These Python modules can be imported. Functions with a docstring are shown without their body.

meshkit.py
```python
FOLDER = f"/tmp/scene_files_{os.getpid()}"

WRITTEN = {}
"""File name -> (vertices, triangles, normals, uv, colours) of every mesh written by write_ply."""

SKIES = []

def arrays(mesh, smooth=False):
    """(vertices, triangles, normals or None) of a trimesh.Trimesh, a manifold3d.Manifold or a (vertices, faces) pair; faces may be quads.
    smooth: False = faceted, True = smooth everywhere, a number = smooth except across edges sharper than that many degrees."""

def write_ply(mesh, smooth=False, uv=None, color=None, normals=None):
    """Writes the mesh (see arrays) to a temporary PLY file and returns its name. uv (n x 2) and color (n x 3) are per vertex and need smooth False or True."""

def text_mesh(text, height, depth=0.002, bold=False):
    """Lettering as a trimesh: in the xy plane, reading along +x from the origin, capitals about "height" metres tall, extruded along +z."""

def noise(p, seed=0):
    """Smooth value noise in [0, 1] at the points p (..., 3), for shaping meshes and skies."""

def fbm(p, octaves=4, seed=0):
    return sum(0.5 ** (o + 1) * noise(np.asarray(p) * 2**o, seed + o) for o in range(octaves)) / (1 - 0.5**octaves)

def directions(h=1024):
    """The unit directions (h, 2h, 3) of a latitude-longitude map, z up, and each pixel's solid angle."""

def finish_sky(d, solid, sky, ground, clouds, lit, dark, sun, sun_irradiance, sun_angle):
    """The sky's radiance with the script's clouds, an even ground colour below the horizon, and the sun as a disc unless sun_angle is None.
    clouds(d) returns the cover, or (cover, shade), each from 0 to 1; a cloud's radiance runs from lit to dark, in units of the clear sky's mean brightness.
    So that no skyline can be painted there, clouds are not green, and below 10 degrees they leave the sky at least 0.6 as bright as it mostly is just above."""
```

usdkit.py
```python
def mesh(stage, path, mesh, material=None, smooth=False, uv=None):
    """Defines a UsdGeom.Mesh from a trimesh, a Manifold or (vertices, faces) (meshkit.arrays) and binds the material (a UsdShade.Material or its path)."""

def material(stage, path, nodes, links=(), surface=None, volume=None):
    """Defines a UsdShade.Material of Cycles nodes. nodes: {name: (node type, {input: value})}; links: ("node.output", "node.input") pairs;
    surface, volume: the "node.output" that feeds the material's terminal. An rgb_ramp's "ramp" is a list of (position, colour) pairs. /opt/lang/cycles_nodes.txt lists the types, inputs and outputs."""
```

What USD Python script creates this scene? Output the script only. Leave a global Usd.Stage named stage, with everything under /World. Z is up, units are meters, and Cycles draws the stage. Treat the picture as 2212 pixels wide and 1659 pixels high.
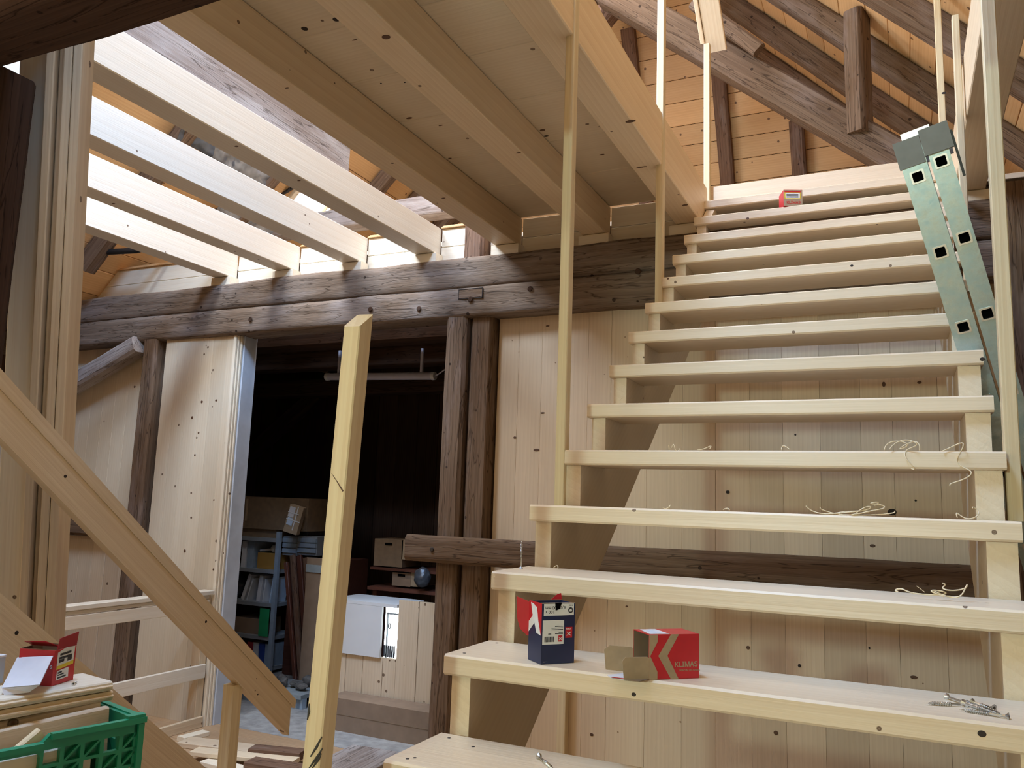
import math, random
import numpy as np, trimesh, usdkit, meshkit
from shapely.geometry import Polygon, box as sbox
from shapely import affinity
from pxr import Usd, UsdGeom, UsdLux, Gf, Sdf, UsdShade

stage = Usd.Stage.CreateInMemory()
UsdGeom.SetStageUpAxis(stage, UsdGeom.Tokens.z)
UsdGeom.SetStageMetersPerUnit(stage, 1.0)
UsdGeom.Xform.Define(stage, '/World')
UsdGeom.Scope.Define(stage, '/World/Looks')
rng = random.Random(7)
A = lambda *v: np.array(v, float)

# ------------------------------------------------------------------ camera, lights, exposure
CAM = A(0.95838, -2.38042, 1.55201)
CF, CR, CU, CFOC = A(-0.4263245, 0.8931494, 0.1432886), A(0.9040385, 0.4261251, 0.0336410), A(0.0310125, -0.1438804, 0.9891090), 1764.57
cam = UsdGeom.Camera.Define(stage, '/World/camera')
cam.CreateHorizontalApertureAttr(36.0)
cam.CreateVerticalApertureAttr(27.0)
cam.CreateFocalLengthAttr(CFOC / 2212 * 36.0)
cam.CreateClippingRangeAttr(Gf.Vec2f(0.05, 200))
cam.AddTransformOp().Set(Gf.Matrix4d(*CR, 0, *CU, 0, *(-CF), 0, *CAM, 1))
cam.CreateExposureAttr(0.0)


def ray(x, y):
    return CF + CR * (x - 1106) / CFOC - CU * (y - 829.5) / CFOC


def at(x, y, X=None, Y=None, Z=None):
    d = ray(x, y)
    i, v = [(i, v) for i, v in ((0, X), (1, Y), (2, Z)) if v is not None][0]
    return CAM + d * (v - CAM[i]) / d[i]


def frame_matrix(pos, direction, up=(0, 0, 1)):
    """A light's matrix: it shines along its local -z."""
    z = -np.asarray(direction, float) / np.linalg.norm(direction)
    x = np.cross(up, z)
    if np.linalg.norm(x) < 1e-6:
        x = A(1, 0, 0)
    x /= np.linalg.norm(x)
    y = np.cross(z, x)
    return Gf.Matrix4d(*x, 0, *y, 0, *z, 0, *pos, 1)


def rect_light(name, pos, direction, w, h, power, color, up=(0, 0, 1)):
    l = UsdLux.RectLight.Define(stage, '/World/' + name)
    l.CreateWidthAttr(w); l.CreateHeightAttr(h)
    l.CreateIntensityAttr(power); l.CreateColorAttr(Gf.Vec3f(*color))
    l.AddTransformOp().Set(frame_matrix(pos, direction, up))
    return l


# daylight through the roof windows; the two site lamps behind the camera
rect_light('daylight_roof_window', (-0.50, -1.60, 6.06), (-0.35, 0, -1), 1.2, 1.2, 55.0, (0.54, 0.88, 1.46), (0, 1, 0))
rect_light('daylight_roof_window_001', (-2.75, -0.30, 5.22), (1, 0, -1), 1.2, 0.9, 60.0, (0.70, 0.90, 1.18), (0, 1, 0))
rect_light('daylight_roof_window_003', (-0.72, 2.1, 6.28), (-1, 0, -1), 1.0, 0.6, 42.0, (0.95, 0.97, 1.02), (0, 1, 0))
rect_light('daylight_roof_window_004', (-2.95, 1.25, 5.02), (1, 0, -1), 0.7, 0.6, 52.0, (0.95, 0.97, 1.02), (0, 1, 0))
rect_light('site_tube_lamp', (-2.2, -2.75, 2.95), (0.15, 0.8, -0.6), 1.2, 0.10, 42.0, (1.0, 0.93, 0.76))
lamp = UsdLux.SphereLight.Define(stage, '/World/site_lamp')
lamp.CreateRadiusAttr(0.09); lamp.CreateIntensityAttr(980.0); lamp.CreateColorAttr(Gf.Vec3f(0.72, 1.0, 0.92))
lamp.AddTranslateOp().Set(Gf.Vec3d(-0.10, -6.0, 2.25))

# ------------------------------------------------------------------ materials
LOOKS = {}


def mat(name, nodes, links, surface):
    LOOKS[name] = usdkit.material(stage, '/World/Looks/' + name, nodes, links, surface)
    return name


def wood(name, light, dark, knot=(0.10, 0.045, 0.02), knots=1.0, rough=0.55, ring=5.0, fine=0.35, tone=0.16, grey=None, grey_amount=0.0, bump=0.15, crack=0.0, spec=0.35):
    """Sawn timber whose fibres run along the piece's own x axis."""
    n = {
        'tc': ('texture_coordinate', {}), 'oi': ('object_info', {}),
        'r1': ('math', {'math_type': 'multiply', 'value2': 91.0}), 'r2': ('math', {'math_type': 'multiply', 'value2': 47.3}), 'r3': ('math', {'math_type': 'multiply', 'value2': 23.1}),
        'off': ('combine_xyz', {}), 'v': ('vector_math', {'math_type': 'add'}),
        'm1': ('mapping', {'scale': (0.55, ring, ring)}),
        'n1': ('noise_texture', {'scale': 1.6, 'detail': 3.0, 'roughness': 0.55, 'distortion': 0.9}),
        'm1b': ('mapping', {'scale': (0.5, 14.0, 14.0)}),
        'wv': ('wave_texture', {'wave_type': 'rings', 'rings_direction': 'x', 'profile': 'saw', 'scale': 1.1, 'distortion': 3.2, 'detail': 2.0, 'detail_scale': 0.8}),
        'm2': ('mapping', {'scale': (4.0, 170.0, 170.0)}),
        'n2': ('noise_texture', {'scale': 1.0, 'detail': 2.0}),
        'mx': ('mix', {'mix_type': 'mix', 'fac': 0.30}),
        'mx2': ('mix', {'mix_type': 'mix', 'fac': fine}),
        'ramp': ('rgb_ramp', {'ramp': [(0.25, dark), (0.72, light)]}),
        'vo': ('voronoi_texture', {'scale': 7.5, 'randomness': 1.0}),
        'nk': ('noise_texture', {'scale': 30.0, 'detail': 1.0}),
        'ka': ('math', {'math_type': 'multiply_add', 'value2': 0.05, 'value3': -0.025}), 'ks': ('math', {'math_type': 'add'}),
        'kr': ('rgb_ramp', {'ramp': [(0.0, (1, 1, 1)), (0.060 * knots, (0.75, 0.75, 0.75)), (0.078 * knots + 1e-4, (1, 1, 1)) if knots else (0.001, (0, 0, 0)), (0.10 * knots + 2e-4, (0.0, 0.0, 0.0)), (1.0, (0, 0, 0))] if knots else [(0, (0, 0, 0)), (1, (0, 0, 0))]}),
        'mk': ('mix', {'mix_type': 'mix', 'color2': knot}),
        'tn': ('math', {'math_type': 'multiply_add', 'value2': tone, 'value3': 1.0 - tone * 0.55}),
        'hs': ('hsv', {'hue': 0.5, 'saturation': 1.0, 'fac': 1.0}),
        'b': ('bump', {'strength': bump, 'distance': 0.004}),
        'p': ('principled_bsdf', {'roughness': rough, 'specular_ior_level': spec}),
    }
    l = [('oi.random', 'r1.value1'), ('oi.random', 'r2.value1'), ('oi.random', 'r3.value1'), ('r1.value', 'off.x'), ('r2.value', 'off.y'), ('r3.value', 'off.z'),
         ('tc.object', 'v.vector1'), ('off.vector', 'v.vector2'),
         ('v.vector', 'm1.vector'), ('m1.vector', 'n1.vector'), ('v.vector', 'm1b.vector'), ('m1b.vector', 'wv.vector'), ('v.vector', 'm2.vector'), ('m2.vector', 'n2.vector'),
         ('n1.fac', 'mx.color1'), ('wv.fac', 'mx.color2'), ('mx.color', 'mx2.color1'), ('n2.fac', 'mx2.color2'), ('mx2.color', 'ramp.fac'),
         ('v.vector', 'vo.vector'), ('v.vector', 'nk.vector'), ('nk.fac', 'ka.value1'), ('vo.distance', 'ks.value1'), ('ka.value', 'ks.value2'), ('ks.value', 'kr.fac'),
         ('ramp.color', 'mk.color1'), ('kr.color', 'mk.fac'),
         ('oi.random', 'tn.value1'), ('tn.value', 'hs.value')]
    src = 'mk.color'
    if grey is not None:
        n |= {'mg': ('mapping', {'scale': (1.2, 5.0, 5.0)}), 'ng': ('noise_texture', {'scale': 1.3, 'detail': 5.0, 'roughness': 0.65}),
              'rg': ('rgb_ramp', {'ramp': [(0.62 - grey_amount * 0.45, (0, 0, 0)), (0.86 - grey_amount * 0.45, (0.85, 0.85, 0.85))]}),
              'xg': ('mix', {'mix_type': 'mix', 'color2': grey})}
        l += [('v.vector', 'mg.vector'), ('mg.vector', 'ng.vector'), ('ng.fac', 'rg.fac'), ('rg.color', 'xg.fac'), (src, 'xg.color1')]
        src = 'xg.color'
    if crack:
        n |= {'mc': ('mapping', {'scale': (1.1, 16.0, 16.0)}), 'nc': ('noise_texture', {'scale': 1.5, 'detail': 3.0, 'distortion': 0.6}),
              'c1': ('math', {'math_type': 'subtract', 'value2': 0.5}), 'c2': ('math', {'math_type': 'absolute'}),
              'rc': ('rgb_ramp', {'ramp': [(0.0, (0.25, 0.22, 0.2)), (0.018 * crack, (1, 1, 1)), (1.0, (1, 1, 1))]}),
              'xc': ('mix', {'mix_type': 'multiply', 'fac': 0.8}), 'hh': ('mix', {'mix_type': 'multiply', 'fac': 1.0})}
        l += [('v.vector', 'mc.vector'), ('mc.vector', 'nc.vector'), ('nc.fac', 'c1.value1'), ('c1.value', 'c2.value1'), ('c2.value', 'rc.fac'), (src, 'xc.color1'), ('rc.color', 'xc.color2'),
              ('rc.color', 'hh.color1'), ('n2.color', 'hh.color2'), ('hh.color', 'b.height')]
        src = 'xc.color'
    else:
        l += [('n2.fac', 'b.height')]
    l += [(src, 'hs.color'), ('hs.color', 'p.base_color'), ('b.normal', 'p.normal')]
    return mat(name, n, l, 'p.BSDF')


def plain(name, color, rough=0.6, metallic=0.0, noise=0.06, scale=12.0, spec=0.5, bump=0.0, detail=4.0, color2=None):
    c2 = tuple(c * (1 - noise * 2.2) for c in color) if color2 is None else color2
    n = {'tc': ('texture_coordinate', {}), 'n': ('noise_texture', {'scale': scale, 'detail': detail, 'roughness': 0.6}),
         'r': ('rgb_ramp', {'ramp': [(0.3, c2), (0.7, color)]}),
         'b': ('bump', {'strength': bump, 'distance': 0.004}),
         'p': ('principled_bsdf', {'roughness': rough, 'metallic': metallic, 'specular_ior_level': spec})}
    l = [('tc.object', 'n.vector'), ('n.fac', 'r.fac'), ('r.color', 'p.base_color'), ('n.fac', 'b.height')]
    if bump:
        l.append(('b.normal', 'p.normal'))
    return mat(name, n, l, 'p.BSDF')


wood('pine', (0.80, 0.65, 0.45), (0.68, 0.51, 0.325), knots=0.8)
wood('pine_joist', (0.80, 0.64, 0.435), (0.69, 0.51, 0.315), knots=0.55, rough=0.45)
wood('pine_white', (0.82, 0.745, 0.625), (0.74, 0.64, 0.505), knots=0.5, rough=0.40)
wood('pine_tread', (0.83, 0.69, 0.50), (0.75, 0.60, 0.415), knots=0.5, rough=0.42, fine=0.3)
wood('pine_board', (0.74, 0.595, 0.42), (0.625, 0.47, 0.31), knots=0.9, tone=0.24, rough=0.6)
wood('pine_panel', (0.77, 0.65, 0.48), (0.69, 0.555, 0.385), knots=0.8, tone=0.10)
wood('pine_roof', (0.76, 0.475, 0.225), (0.63, 0.35, 0.145), knots=0.95, tone=0.34, knot=(0.11, 0.045, 0.02))
wood('pine_pale', (0.87, 0.77, 0.60), (0.80, 0.67, 0.49), knots=0.6)
wood('pine_batten', (0.80, 0.67, 0.43), (0.66, 0.50, 0.29), knots=0.35, ring=14.0)
wood('old_wood', (0.215, 0.140, 0.088), (0.110, 0.066, 0.039), knot=(0.03, 0.018, 0.012), knots=0.9, rough=0.85, grey=(0.27, 0.20, 0.165), grey_amount=0.22, bump=0.6, crack=1.0, spec=0.15, ring=8.0)
wood('old_wood_grey', (0.36, 0.30, 0.265), (0.20, 0.15, 0.125), knot=(0.05, 0.03, 0.02), knots=0.8, rough=0.9, grey=(0.46, 0.42, 0.40), grey_amount=0.5, bump=0.7, crack=1.0, spec=0.1, ring=8.0)
wood('old_wood_red', (0.225, 0.130, 0.082), (0.12, 0.065, 0.040), knot=(0.04, 0.02, 0.015), knots=0.9, rough=0.85, grey=(0.29, 0.22, 0.19), grey_amount=0.18, bump=0.5, crack=0.8, spec=0.15, ring=8.0)
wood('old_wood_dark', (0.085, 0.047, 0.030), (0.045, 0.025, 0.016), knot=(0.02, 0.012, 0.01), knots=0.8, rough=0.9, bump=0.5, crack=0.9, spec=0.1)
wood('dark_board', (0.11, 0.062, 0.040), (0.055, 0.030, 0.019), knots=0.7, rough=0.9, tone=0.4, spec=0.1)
wood('mahogany', (0.16, 0.062, 0.040), (0.085, 0.030, 0.020), knots=0.0, rough=0.4, tone=0.5)
wood('pine_wall', (0.76, 0.60, 0.42), (0.66, 0.50, 0.335), knots=0.35, tone=0.22, rough=0.6, knot=(0.25, 0.13, 0.06))
wood('old_wood_mid', (0.28, 0.205, 0.150), (0.135, 0.091, 0.062), knot=(0.03, 0.018, 0.012), knots=0.9, rough=0.85, grey=(0.33, 0.27, 0.235), grey_amount=0.25, bump=0.8, crack=1.0, spec=0.15, ring=8.0)
wood('floor_pine', (0.50, 0.33, 0.19), (0.38, 0.235, 0.125), knots=0.6, rough=0.7)
plain('screw_dark', (0.045, 0.035, 0.028), 0.5, 0.0)
plain('knot', (0.16, 0.075, 0.035), 0.6, 0.0, scale=180.0, noise=0.25)
plain('knot_dark', (0.035, 0.022, 0.015), 0.7, 0.0, scale=150.0, noise=0.2)
plain('zinc', (0.72, 0.74, 0.74), 0.28, 1.0, scale=60.0, noise=0.1)
mat('galvanized', {'tc': ('texture_coordinate', {}), 'n': ('noise_texture', {'scale': 22.0, 'detail': 5.0, 'roughness': 0.7}), 'v': ('voronoi_texture', {'scale': 34.0}),
                   'r': ('rgb_ramp', {'ramp': [(0.30, (0.31, 0.42, 0.435)), (0.62, (0.46, 0.575, 0.585))]}),
                   'rr': ('rgb_ramp', {'ramp': [(0.3, (0.40, 0.40, 0.40)), (0.7, (0.22, 0.22, 0.22))]}), 'b': ('bump', {'strength': 0.05, 'distance': 0.002}),
                   'p': ('principled_bsdf', {'metallic': 0.8})},
    [('tc.object', 'n.vector'), ('tc.object', 'v.vector'), ('n.fac', 'r.fac'), ('r.color', 'p.base_color'), ('n.fac', 'rr.fac'), ('rr.color', 'p.roughness'), ('v.distance', 'b.height'), ('b.normal', 'p.normal')], 'p.BSDF')
plain('cap_grey', (0.20, 0.20, 0.185), 0.45, 0.35, scale=30)
plain('black_plastic', (0.018, 0.018, 0.018), 0.4)
plain('void_black', (0.004, 0.004, 0.004), 0.9, spec=0.0)
plain('jamb_grey', (0.60, 0.64, 0.70), 0.55, scale=9.0, noise=0.07)
plain('concrete', (0.42, 0.41, 0.39), 0.9, scale=14.0, noise=0.18, bump=0.3)
plain('crate_green', (0.012, 0.26, 0.135), 0.38, scale=6.0, noise=0.08)
plain('navy_print', (0.018, 0.028, 0.085), 0.42, scale=20, noise=0.08)
plain('red_print', (0.56, 0.022, 0.03), 0.4, scale=20, noise=0.06)
plain('dark_red_print', (0.36, 0.012, 0.03), 0.45, scale=20, noise=0.06)
plain('white_print', (0.80, 0.81, 0.80), 0.5, scale=25, noise=0.04)
plain('pale_blue_print', (0.62, 0.74, 0.88), 0.4, scale=30, noise=0.05)
plain('yellow_print', (0.80, 0.62, 0.05), 0.5)
plain('ink', (0.03, 0.03, 0.04), 0.6)
plain('kraft', (0.42, 0.31, 0.195), 0.8, scale=40, noise=0.07)
plain('kraft_dark', (0.24, 0.165, 0.10), 0.85, scale=20, noise=0.1)
plain('carton', (0.30, 0.205, 0.135), 0.85, scale=10, noise=0.1)
plain('rack_grey', (0.40, 0.43, 0.46), 0.45, 0.3)
plain('rack_blue', (0.45, 0.56, 0.68), 0.4, 0.35, scale=30)
plain('white_paint', (0.74, 0.74, 0.73), 0.5, scale=5, noise=0.03)
plain('tube_white', (0.62, 0.60, 0.68), 0.35)
plain('paper_white', (0.72, 0.73, 0.76), 0.6)
plain('binder_blue', (0.03, 0.07, 0.30), 0.45)
plain('binder_red', (0.40, 0.03, 0.05), 0.45)
plain('bag_black', (0.02, 0.02, 0.03), 0.45, bump=0.4, scale=14)
plain('amber_box', (0.40, 0.22, 0.05), 0.6)
plain('green_sheet', (0.03, 0.36, 0.13), 0.3)
plain('grey_case', (0.075, 0.082, 0.078), 0.5, scale=60)
plain('table_grey', (0.33, 0.37, 0.38), 0.6, scale=14, noise=0.1)
plain('rubble', (0.16, 0.15, 0.14), 0.9, scale=25, noise=0.3)
plain('film', (0.42, 0.45, 0.49), 0.16, 0.55, scale=7.0, noise=0.3, bump=0.9, detail=2.0, color2=(0.10, 0.11, 0.13))
plain('film_dark', (0.13, 0.145, 0.17), 0.3, 0.3, scale=6.0, noise=0.2, bump=0.5)
plain('pipe_black', (0.014, 0.014, 0.015), 0.45)
plain('rusty_iron', (0.10, 0.075, 0.062), 0.6, 0.5, scale=60, noise=0.25)
plain('shaving', (0.86, 0.70, 0.46), 0.55, scale=80, noise=0.08)
plain('marker', (0.05, 0.045, 0.035), 0.7)
mat('window_view', {'tc': ('texture_coordinate', {}), 'n': ('noise_texture', {'scale': 9.0, 'detail': 2.0}), 'r': ('rgb_ramp', {'ramp': [(0.35, (0.55, 0.68, 0.74)), (0.6, (0.92, 0.97, 1.0))]}), 'e': ('emission', {'strength': 3.2})},
    [('tc.object', 'n.vector'), ('n.fac', 'r.fac'), ('r.color', 'e.color')], 'e.emission')

mat('bright_sky', {'e': ('emission', {'color': (0.93, 0.97, 1.0), 'strength': 6.0})}, [], 'e.emission')

# ------------------------------------------------------------------ building helpers
FULL = {}
USED = {}


def numbered(parent, name):
    k = USED.get((parent, name), -1) + 1
    USED[(parent, name)] = k
    return name if k == 0 else f'{name}_{k:03d}'


def tag(prim, label=None, cat=None, group=None, kind=None):
    p = prim.GetPrim()
    for k, v in (('label', label), ('category', cat), ('group', group), ('kind', kind)):
        if v:
            p.SetCustomDataByKey(k, v)
    return p


def thing(name, label=None, cat=None, loc=(0, 0, 0), group=None, kind=None):
    path = '/World/' + numbered('/World', name)
    x = UsdGeom.Xform.Define(stage, path)
    x.AddTranslateOp().Set(Gf.Vec3d(*map(float, loc)))
    FULL[path] = np.eye(4); FULL[path][:3, 3] = loc
    tag(x, label, cat, group, kind)
    return path


def obj(name, mesh, material, parent='/World', M=None, smooth=False, label=None, cat=None, group=None, kind=None):
    """One Mesh prim. The mesh is given in world space, or with M (4x4, local to world) in its own frame."""
    path = parent + '/' + numbered(parent, name)
    if M is None:
        v, f, _ = meshkit.arrays(mesh)
        c = A((v[:, 0].min() + v[:, 0].max()) / 2, (v[:, 1].min() + v[:, 1].max()) / 2, v[:, 2].min())
        M = np.eye(4); M[:3, 3] = c
        mesh = trimesh.Trimesh(v - c, f, process=False)
    M = M.copy()
    g = usdkit.mesh(stage, path, mesh, LOOKS[material], smooth=smooth)
    L = np.linalg.inv(FULL[parent]) @ M if parent in FULL else M
    FULL[path] = M
    g.AddTransformOp().Set(Gf.Matrix4d(*L.T.ravel().tolist()))
    tag(g, label, cat, group, kind)
    return path


def axes(p0, p1, up=(0, 0, 1)):
    x = np.asarray(p1, float) - p0
    L = np.linalg.norm(x); x = x / L
    y = np.cross(up, x)
    if np.linalg.norm(y) < 1e-4:
        y = np.cross((0, 1, 0), x)
    y /= np.linalg.norm(y)
    z = np.cross(x, y)
    M = np.eye(4); M[:3, 0], M[:3, 1], M[:3, 2], M[:3, 3] = x, y, z, p0
    return M, L


def bar(L, w, h, bev=0.003):
    """A squared timber along +x from the origin, centred in y and z, its long edges bevelled."""
    b = min(bev, w * 0.3, h * 0.3)
    a, c = w / 2, h / 2
    prof = [(-a + b, -c), (a - b, -c), (a, -c + b), (a, c - b), (a - b, c), (-a + b, c), (-a, c - b), (-a, -c + b)]
    v = [(x, y, z) for x in (0, L) for y, z in prof]
    f = []
    for i in range(8):
        j = (i + 1) % 8
        f += [(i, j, 8 + j), (i, 8 + j, 8 + i)]
    for i in range(1, 7):
        f += [(0, i + 1, i), (8, 8 + i, 8 + i + 1)]
    m = trimesh.Trimesh(np.array(v), np.array(f), process=False)
    if m.volume < 0:
        m.invert()
    return m


def hewn(L, w, h, seed, amp=0.008, step=0.07, corner=0.02):
    """A hand-hewn old timber: edges worn round, faces uneven."""
    n = max(4, int(L / step))
    a, c = w / 2, h / 2
    pts = []
    k = 5
    cs = [A(-a, -c), A(a, -c), A(a, c), A(-a, c)]
    for i in range(4):
        p, q = cs[i], cs[(i + 1) % 4]
        d = (q - p) / np.linalg.norm(q - p)
        ln = np.linalg.norm(q - p)
        r = min(corner, ln * 0.25)
        for t in np.linspace(r, ln - r, k):
            pts.append(p + d * t)
    prof = np.array(pts)
    m = len(prof)
    xs = np.linspace(0, L, n + 1)
    V = np.zeros((n + 1, m, 3))
    V[:, :, 0] = xs[:, None]
    V[:, :, 1:] = prof[None]
    nz = meshkit.fbm(np.stack([V[..., 0] * 3.0 + seed * 17.3, V[..., 1] * 9 + 40, V[..., 2] * 9 + 60], -1), 4, seed) - 0.5
    nw = meshkit.fbm(np.stack([xs * 0.9 + seed * 5.1, np.zeros_like(xs), np.zeros_like(xs)], -1), 3, seed + 9) - 0.5
    nv = meshkit.fbm(np.stack([xs * 0.9 + seed * 5.1, np.ones_like(xs) * 30, np.zeros_like(xs)], -1), 3, seed + 5) - 0.5
    rad = prof / np.linalg.norm(prof, axis=1, keepdims=True)
    V[:, :, 1:] += rad[None] * nz[..., None] * amp * 2
    V[:, :, 1] += nw[:, None] * amp * 1.6
    V[:, :, 2] += nv[:, None] * amp * 1.6
    f = []
    for i in range(n):
        for j in range(m):
            p, q = i * m + j, i * m + (j + 1) % m
            f += [(p, q, q + m), (p, q + m, p + m)]
    verts = V.reshape(-1, 3)
    e0, e1 = len(verts), len(verts) + 1
    verts = np.vstack([verts, [0, 0, 0], [L, 0, 0]])
    for j in range(m):
        f += [(e0, (j + 1) % m, j), (e1, n * m + j, n * m + (j + 1) % m)]
    t = trimesh.Trimesh(verts, np.array(f), process=False)
    if t.volume < 0:
        t.invert()
    return t


def timber(name, p0, p1, w, h, material, parent='/World', up=(0, 0, 1), old=0, amp=0.008, bev=0.003, **kw):
    """A timber from p0 to p1 (centre line); h along up, w across."""
    M, L = axes(np.asarray(p0, float), np.asarray(p1, float), up)
    m = hewn(L, w, h, old, amp) if old else bar(L, w, h, bev)
    return obj(name, m, material, parent, M, smooth=40 if old else False, **kw)


def box(name, lo, hi, material, parent='/World', axis=0, old=0, amp=0.008, bev=0.003, **kw):
    """An axis-aligned timber whose fibres run along the given axis."""
    lo, hi = np.asarray(lo, float), np.asarray(hi, float)
    c = (lo + hi) / 2
    p0, p1 = c.copy(), c.copy()
    p0[axis], p1[axis] = lo[axis], hi[axis]
    s = hi - lo
    if axis == 0:
        return timber(name, p0, p1, s[1], s[2], material, parent, (0, 0, 1), old, amp, bev, **kw)
    if axis == 1:
        return timber(name, p0, p1, s[0], s[2], material, parent, (0, 0, 1), old, amp, bev, **kw)
    return timber(name, p0, p1, s[0], s[1], material, parent, (0, 1, 0), old, amp, bev, **kw)


def frame(o, u, v):
    u = np.asarray(u, float) / np.linalg.norm(u)
    v = np.asarray(v, float)
    v = v - u * (u @ v); v /= np.linalg.norm(v)
    M = np.eye(4); M[:3, 0], M[:3, 1], M[:3, 2], M[:3, 3] = u, v, np.cross(u, v), o
    return M


def plate(name, pts, t, material, parent, M, **kw):
    """A flat piece: outline pts in the frame's u, v; thickness t along its n."""
    return obj(name, trimesh.creation.extrude_polygon(Polygon(pts), t, engine='earcut'), material, parent, M, **kw)


def tube_mesh(path, r, sides=8):
    p = np.asarray(path, float)
    t = np.gradient(p, axis=0); t /= np.linalg.norm(t, axis=1, keepdims=True) + 1e-12
    ref = A(0, 0, 1) if abs(t[0, 2]) < 0.9 else A(1, 0, 0)
    a = np.cross(t[0], ref); a /= np.linalg.norm(a)
    V = []
    for i in range(len(p)):
        a = a - t[i] * (a @ t[i]); a /= np.linalg.norm(a)
        b = np.cross(t[i], a)
        rr = r if np.isscalar(r) else r[i]
        V += [p[i] + rr * (math.cos(k) * a + math.sin(k) * b) for k in np.arange(sides) * 2 * math.pi / sides]
    f = []
    for i in range(len(p) - 1):
        for j in range(sides):
            q, s = i * sides + j, i * sides + (j + 1) % sides
            f += [(q, s, s + sides), (q, s + sides, q + sides)]
    n = len(V); V += [p[0], p[-1]]
    for j in range(sides):
        f += [(n, (j + 1) % sides, j), (n + 1, n - sides + j, n - sides + (j + 1) % sides)]
    m = trimesh.Trimesh(np.array(V), np.array(f), process=False)
    if m.volume < 0:
        m.invert()
    return m


def disc(c, n, r, t=0.0015, sides=14, squash=1.0, along=(1, 0, 0)):
    """A small flat disc proud of a face: knots and screw heads."""
    n = np.asarray(n, float) / np.linalg.norm(n)
    M = frame(c, along if abs(np.dot(along, n)) < 0.9 else (0, 0, 1), np.cross(n, along if abs(np.dot(along, n)) < 0.9 else (0, 0, 1)))
    u, v = M[:3, 0], np.cross(n, M[:3, 0])
    a = np.arange(sides) * 2 * math.pi / sides
    ring = [np.asarray(c) + r * (math.cos(k) * u + squash * math.sin(k) * v) for k in a]
    V = ring + [q + n * t * 0.4 for q in ring] + [np.asarray(c) + (q - c) * 0.8 + n * t for q in ring] + [np.asarray(c) + n * t]
    f = []
    for j in range(sides):
        i = (j + 1) % sides
        f += [(j, i, sides + i), (j, sides + i, sides + j), (sides + j, sides + i, 2 * sides + i), (sides + j, 2 * sides + i, 2 * sides + j), (2 * sides + j, 2 * sides + i, 3 * sides)]
    return trimesh.Trimesh(np.array(V), np.array(f), process=False)


def merge(*ms):
    return trimesh.util.concatenate(list(ms))


def abox(lo, hi):
    m = trimesh.creation.box(np.asarray(hi, float) - np.asarray(lo, float))
    m.apply_translation((np.asarray(lo, float) + hi) / 2)
    return m

# ------------------------------------------------------------------ the setting
RISE, RUN, Z4 = 0.172356, 0.228119, 1.72


def tz(k):
    return Z4 + (k - 4) * RISE


def ty(k):
    return (k - 4) * RUN


def boards(parent, name, material, axis, lo, hi, across, width, gap=0.003, jitter=0.15, proud=0.002, seed=1, cut=None, bev=0.0025):
    """A field of boards between lo and hi, fibres along axis, laid side by side along across."""
    r = random.Random(seed)
    x = lo[across]
    while x < hi[across] - 0.01:
        w = width * (1 + r.uniform(-jitter, jitter))
        e = min(x + w, hi[across])
        if hi[across] - e < width * 0.35:
            e = hi[across]
        a, b = list(lo), list(hi)
        a[across], b[across] = x + gap / 2, e - gap / 2
        n = ({0, 1, 2} - {axis, across}).pop()
        d = r.uniform(-proud, proud)
        a[n] += d; b[n] += d
        for (p, q) in (cut(x, e) if cut else [(lo[axis], hi[axis])]):
            a[axis], b[axis] = p, q
            box(name, a, b, material, parent, axis, bev=bev)
        x = e


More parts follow.
